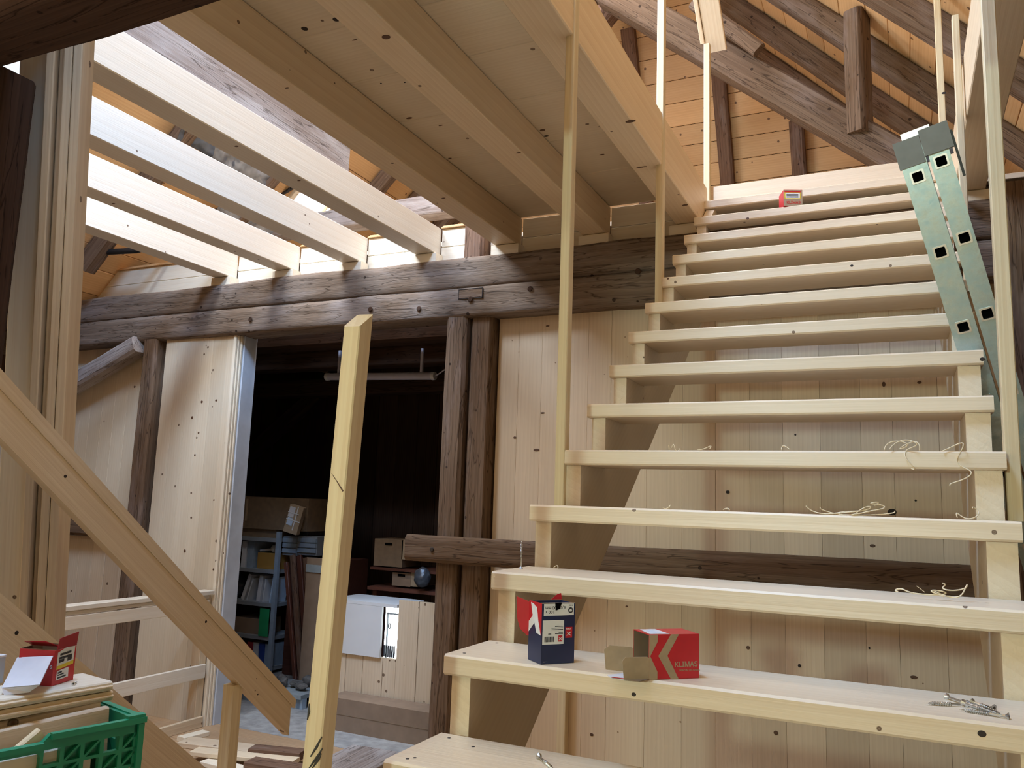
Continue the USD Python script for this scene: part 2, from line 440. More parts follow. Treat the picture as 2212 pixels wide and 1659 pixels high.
floor = thing('floor', kind='structure', loc=(0, 0, 0))
box('slab', (-6.0, 2.05, -0.12), (2.1, 6.2, 0.0), 'concrete', floor, 0, bev=0.001)
boards(floor, 'floor_board', 'floor_pine', 0, (-6.0, -7.6, -0.05), (2.1, 2.05, 0.0), 1, 0.22, seed=2, proud=0.0008)

wall_back = thing('wall_back', kind='structure', loc=(0, 2.05, 0))
# board wall under the stairs, right of the double post
boards(wall_back, 'board', 'pine_wall', 2, (-1.25, 2.04, 0.0), (1.60, 2.07, 2.70), 0, 0.165, seed=3, gap=0.0008, proud=0.0006, jitter=0.3, bev=0.0008)
# panel left of the doorway and the wall further left
boards(wall_back, 'board', 'pine_panel', 2, (-4.00, 1.955, 0.0), (-3.33, 1.985, 2.69), 0, 0.118, seed=5, gap=0.0008, proud=0.0005, bev=0.0007)
boards(wall_back, 'board', 'pine_panel', 2, (-6.0, 2.06, 1.34), (-4.02, 2.09, 2.69), 0, 0.125, seed=6, gap=0.0008, proud=0.0005, bev=0.0007)
boards(wall_back, 'board', 'pine_board', 2, (-6.0, 2.06, 0.0), (-4.02, 2.09, 1.18), 0, 0.17, seed=8)
# boarding between the joist ends on the beam
JX = [(-0.69, -0.545), (-1.265, -1.12), (-1.842, -1.70), (-2.42, -2.28), (-3.0, -2.86), (-3.58, -3.44)]
edges = [(-6.0, -3.585), (-3.435, -3.005), (-2.855, -2.425), (-2.275, -1.847), (-1.695, -1.50), (-1.335, -1.27), (-1.115, -0.695), (-0.54, -0.14)]
for (a, b) in edges:
    box('blocking_board', (a, 2.045, 3.055), (b, 2.075, 3.175), 'pine_pale', wall_back, 0)
    box('blocking_board', (a, 2.047, 3.178), (b, 2.075, 3.300), 'pine_pale', wall_back, 0)
    if b < -1.3:
        for q in range(3):
            box('cover_strip', (a, 2.03 + q * 0.012, 3.301 + q * 0.009), (b, 2.10, 3.309 + q * 0.009), 'pine_roof', wall_back, 0, bev=0.001)

wall_right = thing('wall_right', kind='structure', loc=(1.9, 0, 0))
boards(wall_right, 'board', 'old_wood', 2, (1.90, -7.6, 0), (1.94, 6.2, 3.42), 1, 0.22, seed=9, gap=0.006)
wall_left = thing('wall_left', kind='structure', loc=(-6.0, 0, 0))
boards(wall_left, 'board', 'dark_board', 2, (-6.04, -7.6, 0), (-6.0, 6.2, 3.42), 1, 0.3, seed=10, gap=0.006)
wall_front = thing('wall_front', kind='structure', loc=(-2, -7.6, 0))
boards(wall_front, 'board', 'pine_roof', 2, (-6.0, -7.64, 0), (2.0, -7.6, 6.8), 0, 0.4, seed=11, gap=0.006)

wall_partition = thing('wall_partition', kind='structure', loc=(-3, -3.2, 0))
boards(wall_partition, 'board', 'pine_roof', 2, (-6.0, -3.24, 0), (-0.235, -3.2, 3.30), 0, 0.3, seed=15)
timber('old_post', (1.50, 1.93, 0.0), (1.50, 1.93, 3.1), 0.17, 0.17, 'old_wood', up=(0, 1, 0), old=83, amp=0.006, label='old post at the right edge behind the ladder', cat='post')
# underside of the loft floor between the joists
ceiling = thing('ceiling', kind='structure', loc=(-0.7, 0.5, 3.305))
boards(ceiling, 'floor_board', 'pine_panel', 0, (-1.262, -0.95, 3.305), (-0.005, 2.04, 3.333), 1, 0.42, seed=12, gap=0.0025, proud=0.0006)
boards(ceiling, 'floor_board', 'pine_board', 1, (-6.0, -7.5, 3.36), (-1.28, -1.5, 3.39), 0, 0.3, seed=13)
upper_floor = thing('floor_upper', kind='structure', loc=(0, 4, 3.40))
boards(upper_floor, 'floor_board', 'pine_board', 0, (-6.0, 2.34, 3.295), (2.3, 6.3, 3.325), 1, 0.5, seed=14)

# roof: two 45 degree slopes and the steep hipped end
RZ = 5.63   # height of the right slope at x = 0
XR = -1.2   # ridge


def slope_boards(parent, side, windows, seed):
    r = random.Random(seed)
    s = 1 if side > 0 else -1
    d = A(s, 0, -1) / math.sqrt(2)            # down the slope
    nrm = A(s, 0, 1) / math.sqrt(2)
    top = A(XR, 0, RZ - XR)
    t = 0.0
    while t < 5.3:
        w = r.uniform(0.17, 0.24)
        c = top + d * (t + w / 2) + nrm * (0.012 + r.uniform(-0.002, 0.002))
        spans = [(-7.6, min(6.3, 6.0 - (c[2] - 3.44) / 2.2 + 0.04))]
        for (x0, x1, y0, y1) in windows:
            if x0 < c[0] < x1:
                spans = [q for (p, e) in spans for q in ((p, y0), (y1, e))]
        for (p, e) in spans:
            timber('roof_board', (c[0], p, c[2]), (c[0], e, c[2]), w - 0.004, 0.024, 'pine_roof', parent, up=nrm)
        t += w


roof_right = thing('roof_right', kind='structure', loc=(0.5, 0, 5.1))
slope_boards(roof_right, 1, [(-0.95, 0.1, -2.25, -0.95)], 21)
roof_left = thing('roof_left', kind='structure', loc=(-3, 0, 5.0))
slope_boards(roof_left, -1, [(-3.2, -2.45, -0.9, 0.3), (-4.08, -3.72, 3.05, 3.47)], 22)
roof_end = thing('roof_end', kind='structure', loc=(-0.5, 5.5, 4.4))
r_ = random.Random(23)
hd = A(0, 1, -2.2) / math.hypot(1, 2.2)
hn = A(0, 2.2, 1) / math.hypot(1, 2.2)
t = 0.0
while t < 4.0:
    w = r_.uniform(0.17, 0.235)
    c = A(0, 6.0, 3.44) - hd * (t + w / 2) + hn * (0.012 + r_.uniform(-0.003, 0.003))
    half = max(0.02, (RZ - XR) - c[2]) + 0.12
    timber('roof_board', (XR - half, c[1], c[2]), (XR + half, c[1], c[2]), w - 0.004, 0.024, 'pine_roof', roof_end, up=hn)
    t += w


def rafter(y, side, label, t0=0.1, t1=5.0, seed=1, w=0.13, h=0.15):
    s = 1 if side > 0 else -1
    d = A(s, 0, -1) / math.sqrt(2)
    nrm = A(s, 0, 1) / math.sqrt(2)
    p = A(XR, y, RZ - XR) - nrm * (h / 2 + 0.004)
    t0 = max(0.28, (RZ - XR - (3.44 + 2.2 * (6 - y))) * 1.414 + 0.3)
    timber('rafter', p + d * t0, p + d * t1, w, h, 'old_wood', up=nrm, old=seed, label=label, cat='rafter', amp=0.007)


for i, (y, lb) in enumerate(((4.72, 'old brown rafter of the right slope nearest the long diagonal strut'), (4.02, 'second old brown rafter from the hipped end on the right roof slope'),
                             (3.28, 'third old brown rafter from the hipped end on the right roof slope'), (2.5, 'old brown rafter at the right edge above the ladder head'),
                             (1.6, 'old rafter of the right slope over the landing'))):
    rafter(y, 1, lb, seed=31 + i)
for i, (y, lb) in enumerate(((0.85, 'old left slope rafter nearest the leaning planks'), (1.72, 'second rafter on the left roof slope, seen above the second white joist'),
                             (2.62, 'left slope rafter on the near side of the bright roof window'), (3.75, 'left slope rafter right of the small bright roof window'), (4.35, 'left slope rafter above the far end of the first white joist'), (4.95, 'left slope rafter farthest toward the hipped end'))):
    rafter(y, -1, lb, seed=41 + i, w=0.12 if i < 4 else 0.2)
for i, (x, lb) in enumerate(((-1.30, 'steep dark rafter on the hipped roof end, left of the stair posts'), (-0.475, 'steep dark rafter on the hipped roof end behind the landing post'), (0.19, 'short steep rafter on the hipped roof end, below the diagonal strut'), (0.62, 'shortest steep rafter stub on the hipped end beside the strut foot'))):
    c0, c1 = A(x, 6.0, 3.44) - hn * 0.07, A(x, 6.0, 3.44) - hd * (3.0, 2.55, 1.9, 1.4)[i] - hn * 0.07
    timber('rafter', c0, c1, 0.13, 0.12, 'old_wood_red', up=hn, old=51 + i, amp=0.005, label=lb, cat='rafter')

# truss at y = 3
ta, tb = A(-0.95, 3.07, 5.42), A(1.30, 3.07, 3.53)
timber('truss_strut', ta, tb, 0.18, 0.21, 'old_wood', up=(0, 0, 1), old=61, amp=0.007, label='long old brown diagonal strut rising left across the hipped roof end', cat='roof timber')
timber('truss_post', (0.795, 3.02, 3.96), (0.795, 3.02, 4.80), 0.125, 0.15, 'old_wood', up=(0.42, 0.91, 0), old=62, amp=0.006, label='old upright post standing on the diagonal strut under the right slope', cat='roof timber')
timber('truss_brace', at(1500, 5, Y=2.93), at(1640, 108, Y=2.93), 0.07, 0.10, 'old_wood', up=(0, 0, 1), old=63, amp=0.005, label='short weathered brace lying on the upper part of the diagonal strut', cat='roof timber')
timber('truss_strut', at(1400, -80, Y=3.2), at(1262, 90, Y=3.2), 0.14, 0.16, 'old_wood_red', old=64, amp=0.006, label='brown strut rising right behind the top of the stairwell joist', cat='roof timber')
timber('tie_beam', (-4.6, 3.15, 3.93), (-1.25, 3.15, 3.93), 0.18, 0.17, 'old_wood_grey', old=65, amp=0.008, label='grey cross beam beyond the joists, seen through the gap above the first white joist', cat='beam')
timber('loose_beam', (-1.86, -1.0, 3.42), (-1.86, 1.15, 3.42), 0.15, 0.20, 'old_wood_grey', old=66, amp=0.004, label='weathered grey old beam lying along the first white joist', cat='beam')

# roof windows (frame and pane) and the film around the bright one
for k, (c, s, ly) in enumerate((((-0.42, -1.60, RZ + 0.42), 1, 1.3), ((-2.82, -0.30, RZ - 2 * XR - 2.82), -1, 1.2), ((-3.90, 3.26, RZ - 2 * XR - 3.90), -1, 0.42), ((-0.68, 2.1, RZ + 0.68), 1, 1.0), ((-3.0, 1.25, RZ - 2 * XR - 3.0), -1, 0.7))):
    wn = thing(f'window_{k + 1}', kind='structure', loc=c)
    d = A(s, 0, -1) / math.sqrt(2); nrm = A(s, 0, 1) / math.sqrt(2)
    hw = (0.75, 0.56, 0.27, 0.36, 0.36)[k]
    if k == 2:
        timber('pane', A(*c) - A(0, 0.25, 0) + nrm * 0.06, A(*c) + A(0, 0.25, 0) + nrm * 0.06, 0.56, 0.006, 'bright_sky', wn, up=nrm, bev=0.001)
    for e in (-1, 1):
        timber('window_frame', A(*c) + d * e * hw + A(0, -ly / 2 - 0.03, 0), A(*c) + d * e * hw + A(0, ly / 2 + 0.03, 0), 0.05, 0.07, 'pine_pale', wn, up=nrm)
        timber('window_frame', A(*c) - d * hw + A(0, e * (ly / 2 + 0.03), 0), A(*c) + d * hw + A(0, e * (ly / 2 + 0.03), 0), 0.05, 0.07, 'pine_pale', wn, up=nrm)


def film_sheet(px, name, label, material, off, seed):
    pts = []
    for (x, y) in px:
        d = ray(x, y)
        zr = RZ - 2 * XR - off
        t = (zr - CAM[2] + CAM[0]) / (d[2] - d[0])
        pts.append(CAM + d * t)
    a, b, c, e = pts
    n = 18
    u = np.linspace(0, 1, n)
    G = (a[None, None] * ((1 - u)[:, None] * (1 - u)[None])[..., None] + b[None, None] * (u[:, None] * (1 - u)[None])[..., None] + c[None, None] * (u[:, None] * u[None])[..., None] + e[None, None] * ((1 - u)[:, None] * u[None])[..., None])
    nz = meshkit.fbm(G * 7 + seed, 3, seed) - 0.5
    G = G + A(0.7, 0, -0.7) * nz[..., None] * 0.10
    V = np.vstack([G.reshape(-1, 3), G.reshape(-1, 3) + A(-0.0015, 0, 0.0015)])
    f = []
    for i in range(n - 1):
        for j in range(n - 1):
            p = i * n + j
            f += [(p, p + 1, p + n + 1), (p, p + n + 1, p + n)]
            q = p + n * n
            f += [(q, q + n + 1, q + 1), (q, q + n, q + n + 1)]
    obj(name, trimesh.Trimesh(V, np.array(f), process=False), material, smooth=True, label=label, cat='plastic film')


film_sheet(((455, 290), (600, 372), (575, 412), (440, 330)), 'plastic_film', 'crinkled silvery plastic film under the left roof slope, nearest the first white joist', 'film', 0.19, 3)
film_sheet(((395, 262), (470, 300), (455, 340), (380, 300)), 'plastic_film', 'dark grey plastic film beside the crinkled silvery one', 'film_dark', 0.20, 4)
film_sheet(((470, 440), (590, 500), (575, 525), (455, 470)), 'plastic_film', 'silvery plastic film hanging beneath the second white joist gap', 'film', 0.19, 5)
cable = thing('cable_bundle', 'black cable bundle hanging by the small bright roof window', 'cable', at(605, 402, Y=2.9))
o_ = at(605, 402, Y=2.9)
for j in range(4):
    q = [o_ + A(0.16 * math.cos(a + j) * (0.6 + 0.15 * j), 0.02 * j, 0.07 * math.sin(a + j * 1.3)) for a in np.linspace(0, 4.6, 24)]
    obj('cable', tube_mesh(q, 0.012, 6), 'pipe_black', cable, smooth=True)
obj('black_pipe', tube_mesh([at(120, 551, Y=1.75), at(295, 541, Y=1.75), at(380, 520, Y=2.0)], 0.022, 10), 'pipe_black', smooth=True, label='black pipe crossing beneath the last white joist at left', cat='pipe')
rod = thing('threaded_rod', 'rusty threaded rod with nut rising past the grey loose beam', 'rod', at(668, 335, Y=0.9))
rb = at(668, 335, Y=0.9)
obj('rod', tube_mesh([rb + A(0, 0, -0.12), rb + A(0, 0, 0.115)], 0.009, 10), 'rusty_iron', rod, smooth=True)
obj('nut', trimesh.creation.cylinder(0.020, 0.018, sections=6).apply_translation(rb + A(0, 0, 0.10)), 'rusty_iron', rod)
obj('washer', trimesh.creation.cylinder(0.028, 0.006, sections=16).apply_translation(rb + A(0, 0, 0.086)), 'rusty_iron', rod)

for (x, y, r, q, m) in ((1572, 1063, .010, .9, 'knot_dark'), (1927, 1106, .020, .8, 'knot_dark'), (1885, 1179, .013, .6, 'knot'), (1616, 1399, .010, .9, 'knot'), (1727, 1438, .008, 1, 'knot_dark'), (1974, 1463, .016, .5, 'knot'), (1278, 1587, .011, .7, 'knot'), (1676, 1583, .011, .9, 'knot'), (1112, 945, .009, .8, 'knot'),
                        (1159, 972, .020, .35, 'knot'), (1172, 892, .014, .35, 'knot'), (1183, 704, .012, .4, 'knot'), (1878, 1400, .005, 1, 'knot_dark'), (1978, 1081, .005, 1, 'knot_dark'), (1718, 939, .005, 1, 'knot_dark'), (1986, 826, .010, .7, 'knot'), (1909, 830, .008, 1.6, 'knot'), (1354, 1310, .008, .6, 'knot')):
    obj('knot', disc(at(x, y, Y=2.0385), (0, -1, 0), r, 0.0012, 14, q), m, wall_back)
for (x, y, r, q, m) in ((441, 765, .007, 1, 'knot'), (436, 868, .010, 1, 'knot'), (467, 865, .010, .8, 'knot'), (415, 902, .010, 1, 'knot'), (429, 935, .008, 1, 'knot'), (488, 957, .012, .6, 'knot'), (421, 983, .008, 1, 'knot'), (413, 1065, .008, .8, 'knot'), (462, 1080, .007, .8, 'knot'), (413, 1118, .008, 1, 'knot'), (399, 1190, .011, 1, 'knot'), (461, 1230, .008, .9, 'knot'), (510, 732, .009, 1, 'knot')):
    obj('knot', disc(at(x, y, Y=1.9545), (0, -1, 0), r, 0.0010, 14, q), m, wall_back)
for (x, y, r, q, m) in ((658, 62, .013, 1, 'knot_dark'), (726, 42, .013, 1, 'knot_dark'), (884, 255, .016, .5, 'knot'), (972, 342, .010, .6, 'knot'), (952, 271, .012, .3, 'knot'), (1180, 294, .012, .7, 'knot_dark'), (1172, 281, .014, .7, 'knot'), (1300, 334, .014, .4, 'knot'), (823, 180, .004, 1, 'knot_dark'), (874, 178, .004, 1, 'knot_dark'), (766, 86, .012, .25, 'knot')):
    obj('knot', disc(at(x, y, Z=3.3045), (0, 0, -1), r, 0.0012, 14, q), m, ceiling)

# ------------------------------------------------------------------ old timber frame of the back wall
beam_up = timber('tie_beam', (-6.0, 2.03, 2.958), (1.88, 2.03, 2.958), 0.21, 0.20, 'old_wood_mid', old=71, amp=0.010, label='upper of the two old hewn beams across the back wall, greyish, carrying the joists', cat='beam')
beam_low = thing('tie_beam', 'lower of the two old hewn beams across the back wall, with a plugged mortise', 'beam', (-2, 2.03, 2.675))
timber('timber', (-6.0, 2.02, 2.765), (1.88, 2.02, 2.765), 0.21, 0.19, 'old_wood_mid', beam_low, old=72, amp=0.009)
mo = at(1016, 634, Y=1.9115)
box('mortise_plug', mo + A(-0.08, 0, -0.028), mo + A(0.08, 0.03, 0.028), 'old_wood', beam_low, 0)
for k in (-1, 1):
    box('mortise_edge', mo + A(-0.084, -0.001, k * 0.030 - 0.002), mo + A(0.084, 0.03, k * 0.030 + 0.002), 'knot_dark', beam_low, 0, bev=0.0005)
    box('mortise_edge', mo + A(k * 0.082 - 0.002, -0.001, -0.03), mo + A(k * 0.082 + 0.002, 0.03, 0.03), 'knot_dark', beam_low, 2, bev=0.0005)
for (x, y) in ((800, 668), (905, 667), (1016, 647), (1145, 624), (1378, 586), (541, 690)):
    q = at(x, y, Y=1.908)
    obj('peg', disc(q, (0, -1, 0), 0.017, 0.006), 'old_wood_dark', beam_low)
for (x0, x1) in JX + [(-0.15, -0.02), (1.22, 1.38)]:
    pl = {0: 'under the joist left of the stairwell joist', 1: 'under the last boarded joist', 2: 'under the first white joist', 3: 'under the second white joist', 4: 'under the third white joist', 5: 'under the last white joist at left', 6: 'under the joist beside the stairwell', 7: 'under the joist right of the stairs'}[(JX + [(-0.15, -0.02), (1.22, 1.38)]).index((x0, x1))]
    box('packing_block', (x0 - 0.02, 1.955, 3.05), (x1 + 0.02, 2.04, 3.117), 'pine_pale', axis=0, label='small pale packing block on the beam ' + pl, cat='wood block')
timber('old_post', (-1.42, 2.02, 3.05), (-1.42, 2.02, 3.30), 0.14, 0.12, 'old_wood_red', up=(0, 1, 0), old=73, amp=0.003, label='stub of an old post on the beam beside the last boarded joist', cat='post')
timber('old_post', (-1.50, 2.0, 0.0), (-1.50, 2.0, 2.68), 0.145, 0.14, 'old_wood', up=(0, 1, 0), old=74, amp=0.006, label='left one of the old double posts at the right side of the doorway', cat='post')
timber('old_post', (-1.335, 2.03, 0.0), (-1.335, 2.03, 2.68), 0.15, 0.14, 'old_wood', up=(0, 1, 0), old=75, amp=0.006, label='right one of the old double posts, against the pale board wall', cat='post')
rail = thing('middle_rail', 'old horizontal rail crossing the double posts, its sawn end in the doorway', 'rail', (0, 1.96, 1.18))
timber('timber', (-1.735, 1.885, 1.265), (1.25, 1.885, 1.265), 0.07, 0.155, 'old_wood', rail, old=76, amp=0.006)
obj('bolt', disc(at(933, 1187, Y=1.846), (0, -1, 0), 0.013, 0.008), 'screw_dark', rail)
timber('middle_rail', (-6.0, 2.0, 1.265), (-4.225, 2.0, 1.265), 0.10, 0.15, 'old_wood', old=77, amp=0.006, label='old horizontal rail in the wall left of the doorway, behind the leaning planks', cat='rail')
timber('old_post', (-4.14, 1.98, 0.0), (-4.14, 1.98, 2.68), 0.15, 0.13, 'old_wood', up=(0, 1, 0), old=78, amp=0.006, label='old nailed post left of the doorway panel, under the beam', cat='post')
timber('old_brace', A(-5.35, 1.93, 2.20), A(-4.25, 1.93, 2.645), 0.14, 0.13, 'old_wood_grey', old=79, amp=0.005, label='grey diagonal brace meeting the top of the old nailed post', cat='brace')
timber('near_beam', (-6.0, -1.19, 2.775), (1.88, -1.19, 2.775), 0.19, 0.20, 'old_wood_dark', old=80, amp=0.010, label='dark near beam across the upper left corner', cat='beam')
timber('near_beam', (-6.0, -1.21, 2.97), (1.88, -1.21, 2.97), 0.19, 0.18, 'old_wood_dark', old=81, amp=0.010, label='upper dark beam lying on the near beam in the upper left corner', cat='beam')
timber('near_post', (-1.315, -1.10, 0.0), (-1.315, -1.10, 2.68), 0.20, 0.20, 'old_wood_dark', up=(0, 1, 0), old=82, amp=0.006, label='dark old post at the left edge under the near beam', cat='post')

# door frame edge: layered pine and a grey jamb
door = thing('door_1', kind='structure', loc=(-3.3, 2.05, 0))
for q in range(3):
    box('casing', (-3.325, 1.945 + 0.020 * q, 0.0), (-3.300 + 0.008 * q, 1.962 + 0.020 * q, 2.69), 'pine_pale', door, 2, bev=0.002)
box('jamb', (-3.33, 2.006, 0.0), (-3.275, 2.135, 2.69), 'jamb_grey', door, 2)

# ------------------------------------------------------------------ joists
JL = ['joist of the boarded loft floor, next but one to the stairs', 'last joist of the boarded loft floor, beside the open white joists', 'first bare joist from the boarded floor, brightly lit by the roof window', 'second bare joist from the boarded floor', 'third bare joist from the boarded floor', 'last bare joist at left, next to the leaning planks']
for (x0, x1), lb in zip(JX, JL):
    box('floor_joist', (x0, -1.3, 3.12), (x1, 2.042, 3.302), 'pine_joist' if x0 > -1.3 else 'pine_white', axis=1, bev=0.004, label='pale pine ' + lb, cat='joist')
jz = box('floor_joist', (-0.135, -2.4, 3.12), (0.005, 2.13, 3.375), 'pine_joist', axis=1, bev=0.004, label='deep pine joist edging the stairwell on its left', cat='joist')
box('floor_joist', (1.238, -2.4, 3.12), (1.372, 2.06, 3.375), 'pine_joist', axis=1, bev=0.004, label='pine joist edging the stairwell on its right, behind the near stair post', cat='joist')

for (x, y, r, q, j) in ((834, 80, .016, .8, '/World/floor_joist'), (1120, 330, .012, .4, '/World/floor_joist'), (958, 428, .012, .5, '/World/floor_joist_001'), (620, 190, .010, .5, '/World/floor_joist_001'), (511, 316, .010, .7, '/World/floor_joist_002'), (646, 390, .010, .6, '/World/floor_joist_002'), (245, 440, .012, .6, '/World/floor_joist_004'), (1362, 262, .022, .5, jz), (1386, 361, .026, .2, jz), (1480, 443, .016, .6, jz)):
    obj('knot', disc(at(x, y, Z=3.1195), (0, 0, -1), r, 0.0010, 14, q), 'knot', j)

# ------------------------------------------------------------------ the new staircase
stair = thing('staircase', 'open pine staircase without risers rising to the loft', 'staircase', (0.6, -2.0, 0))
TH, DEP = 0.046, 0.236
for k in range(-5, 14):
    l = 0.0125 if k in (4, 9) else 0.045 if k in (-1, -2) else 0.0
    box('tread', (l, ty(k), tz(k) - TH), (1.2, ty(k) + DEP, tz(k)), 'pine_tread', stair, 0, bev=0.005)
for (x0, x1) in ((0.012, 0.060), (1.130, 1.192)):
    pts = []
    for k in range(-6, 14):
        y0 = ty(k) + 0.020
        zt = tz(k) - TH - 0.0005
        if k == -6:
            pts += [(y0 + 0.20, 0.0), (ty(k + 1) + 0.020, 0.0)]
            continue
        pts += [(y0, zt), (ty(k + 1) + 0.020, zt)]
    low = [(2.298, tz(14) - 0.40), (2.298, tz(13) - TH)]
    # lower edge parallel to the pitch
    y0l, z0l = -0.27, 0.985
    m = RISE / RUN
    pts = pts[2:]
    pts[-1] = (2.275, pts[-1][1])
    poly = [(ty(-5) + 0.020, 0.0)] + pts + [(2.275, 3.085), (1.908, 3.085), (1.908, z0l + m * (1.908 - y0l)), (y0l - z0l / m, 0.0)]
    M = np.eye(4); M[:3, 0], M[:3, 1], M[:3, 2], M[:3, 3] = (0, 1, 0), (0, 0, 1), (1, 0, 0), (x0, 0, 0)
    # own frame along the pitch, so that the grain follows the stringer
    a = math.atan(m)
    ca, sa = math.cos(a), math.sin(a)
    rot = [(ca * y + sa * z, -sa * y + ca * z) for y, z in poly]
    M = np.eye(4); M[:3, 0], M[:3, 1], M[:3, 2], M[:3, 3] = (0, ca, sa), (0, -sa, ca), (1, 0, 0), (x0, 0, 0)
    plate('stringer', rot, x1 - x0, 'pine_tread', stair, M)
box('landing_trimmer', (0.01, 2.285, 3.18), (1.225, 2.335, 3.4436), 'pine_tread', stair, 0, bev=0.003)
for (x, y, k) in ((1003, 1411, 1), (1073, 1389, 1), (896, 1637, 0), (970, 1594, 0), (1022, 1613, 0), (880, 1639, 0)):
    q = at(x, y, Z=tz(k))
    obj('screw_head', disc(q, (0, 0, 1), 0.004, 0.0008, 10), 'screw_dark', stair)
for (x, y, k, r, mt) in ((1369, 1500, 1, 0.005, 'knot_dark'), (2121, 1585, 1, 0.007, 'knot_dark'), (2122, 776, 6, 0.0075, 'knot_dark'), (1820, 795, 6, 0.0075, 'knot_dark'), (1751, 719, 7, 0.006, 'knot_dark'), (1840, 574, 9, 0.006, 'knot_dark'), (1615, 472, 12, 0.008, 'knot'),
                         (1443, 602, 9, 0.005, 'knot'), (1762, 550, 10, 0.006, 'knot'), (1802, 556, 10, 0.006, 'knot'), (1520, 573, 10, 0.006, 'knot')):
    q = at(x, y, Y=ty(k))
    if tz(k) - TH + 0.004 < q[2] < tz(k) - 0.004:
        obj('knot', disc(q, (0, -1, 0), r, 0.0006, 12, 0.8), mt, stair)

POSTS = [('post', (-0.020, 0.0, tz(3) + 0.0005), (0.0118, 0.040, 4.6), 'tall slim pine post at the left of the eye-level step, tallest on that side'),
         ('post', (-0.022, 1.1407, tz(8) + 0.0005), (0.0118, 1.180, 4.75), 'slim pine stair post on the left of the upper steps'),
         ('post', (-0.044, 2.262, tz(13)), (-0.008, 2.300, 4.352), 'short pine post at the left of the landing, carrying the upper handrail'),
         ('post', (1.2015, 0.050, tz(3)), (1.2365, 0.092, 4.4), 'thick looking near stair post at the right edge, in front of the ladder'),
         ('post', (1.203, 1.100, tz(8)), (1.229, 1.140, 3.552), 'right stair post with a sawn white top beside the ladder head'),
         ('post', (1.2015, 2.240, 3.30), (1.2345, 2.282, 4.9), 'farthest right stair post, pinkish with a dark knot')]
for nm, lo, hi, lb in POSTS:
    ps = box('stair_post', lo, hi, 'pine_batten', axis=2, bev=0.0025, label=lb, cat='post')
obj('knot', disc(at(2039, 201, Y=2.240), (0, -1, 0), 0.011, 0.0008, 12, 0.6), 'knot_dark', '/World/stair_post_005')
# newel in the foreground, cut at the pitch of the handrail, not yet fastened above
nb, nt = A(-0.045, -1.12, 0.0), A(0.0255, -1.12, 1.8885)
M, L = axes(nb, nt, (0, 1, 0))
m = bar(L, 0.038, 0.040, 0.0025)
v = m.vertices.copy(); tp = v[:, 0] > L / 2
v[tp, 0] += v[tp, 2] * 0.8
newel = thing('newel_post', 'pale newel post in the foreground with a sloping sawn top and pencil scribbles', 'post', nb)
obj('post', trimesh.Trimesh(v, m.faces, process=False), 'pine_batten', newel, M)
for (p, q) in (((695, 1592), (671, 1634)), ((697, 1616), (668, 1659)), ((694, 1628), (675, 1659)), ((668, 1520), (664, 1555))):
    a_, b_ = at(*p, Y=-1.1402), at(*q, Y=-1.1402)
    obj('pencil_mark', tube_mesh([a_, (a_ + b_) / 2 + A(0.002, 0, 0.001), b_], [0.001, 0.0026, 0.0012], 6), 'marker', newel)
ck = [at(x, y, Y=-1.1402) for x, y in ((716, 1022), (728, 1040), (741, 1061))]
obj('crack', tube_mesh(ck, [0.0004, 0.0009, 0.0016], 5), 'knot', newel)

# upper handrail above the landing post
hr = thing('handrail', 'pine handrail piece over the landing post, coming down from above', 'handrail', (0, 2.3, 4.3))
a_ = at(1549, 110, Y=2.37)
d_ = A(-0.02, -1.0, 1.0) / math.sqrt(2)
timber('cap', a_, a_ + d_ * 1.3, 0.118, 0.030, 'pine', hr, up=(0, 0.7, 0.7))
s_ = at(1519, 92, Y=2.33)
timber('side_board', s_, s_ + d_ * 1.25, 0.026, 0.060, 'pine', hr, up=(0, 0.7, 0.7))

# ------------------------------------------------------------------ the stair going down at left: handrail, lower board, post
lr = thing('handrail', 'sloping pine handrail with a cap board at lower left, ending at a post', 'handrail', (-1.1, 0.1, 0.7))
XL = -1.10
Mx = np.eye(4); Mx[:3, 0], Mx[:3, 1], Mx[:3, 2], Mx[:3, 3] = (0, 1, 0), (0, 0, 1), (1, 0, 0), (XL - 0.032, 0, 0)
sl = (1.70 - 0.678) / (-1.10 - 0.134)


def along(poly, name, t, material, parent, x0):
    """A board in the plane of the left stair, its grain along the pitch."""
    a = math.atan(sl); ca, sa = math.cos(a), math.sin(a)
    rot = [(ca * y + sa * z, -sa * y + ca * z) for y, z in poly]
    M = np.eye(4); M[:3, 0], M[:3, 1], M[:3, 2], M[:3, 3] = (0, ca, sa), (0, -sa, ca), (1, 0, 0), (x0, 0, 0)
    return plate(name, rot, t, material, parent, M)


def zl(z, y, yy):
    return z + sl * (yy - y)


ye, yn = 0.134, -1.9
along([(ye, 0.678), (ye, 0.786), (yn, zl(0.786, ye, yn)), (yn, zl(0.678, ye, yn))], 'side_board', 0.032, 'pine', lr, XL - 0.032)
along([(ye + 0.022, 0.770), (ye + 0.024, 0.800), (yn, zl(0.822, ye + 0.024, yn)), (yn, zl(0.7865, ye, yn)), (ye, 0.7865)], 'cap', 0.10, 'pine', lr, XL - 0.098)
for (x, y, r) in ((141, 1029, 0.0045), (445, 1343, 0.0045), (554, 1466, 0.002), (551, 1492, 0.0025), (557, 1500, 0.003)):
    obj('screw_hole', disc(at(x, y, X=XL), (1, 0, 0), r, 0.0006, 12), 'knot_dark', lr)
lb_ = thing('stair_stringer', 'lower sloping pine board parallel to the handrail at lower left', 'stair part', (-1.1, -0.5, 0.3))
p0_ = at(0, 1280, X=XL); p1_ = at(440, 1655, X=XL)
s2 = (p1_[2] - p0_[2]) / (p1_[1] - p0_[1])
a0, a1 = -1.9, 0.30
zt_ = lambda y: p0_[2] + s2 * (y - p0_[1])
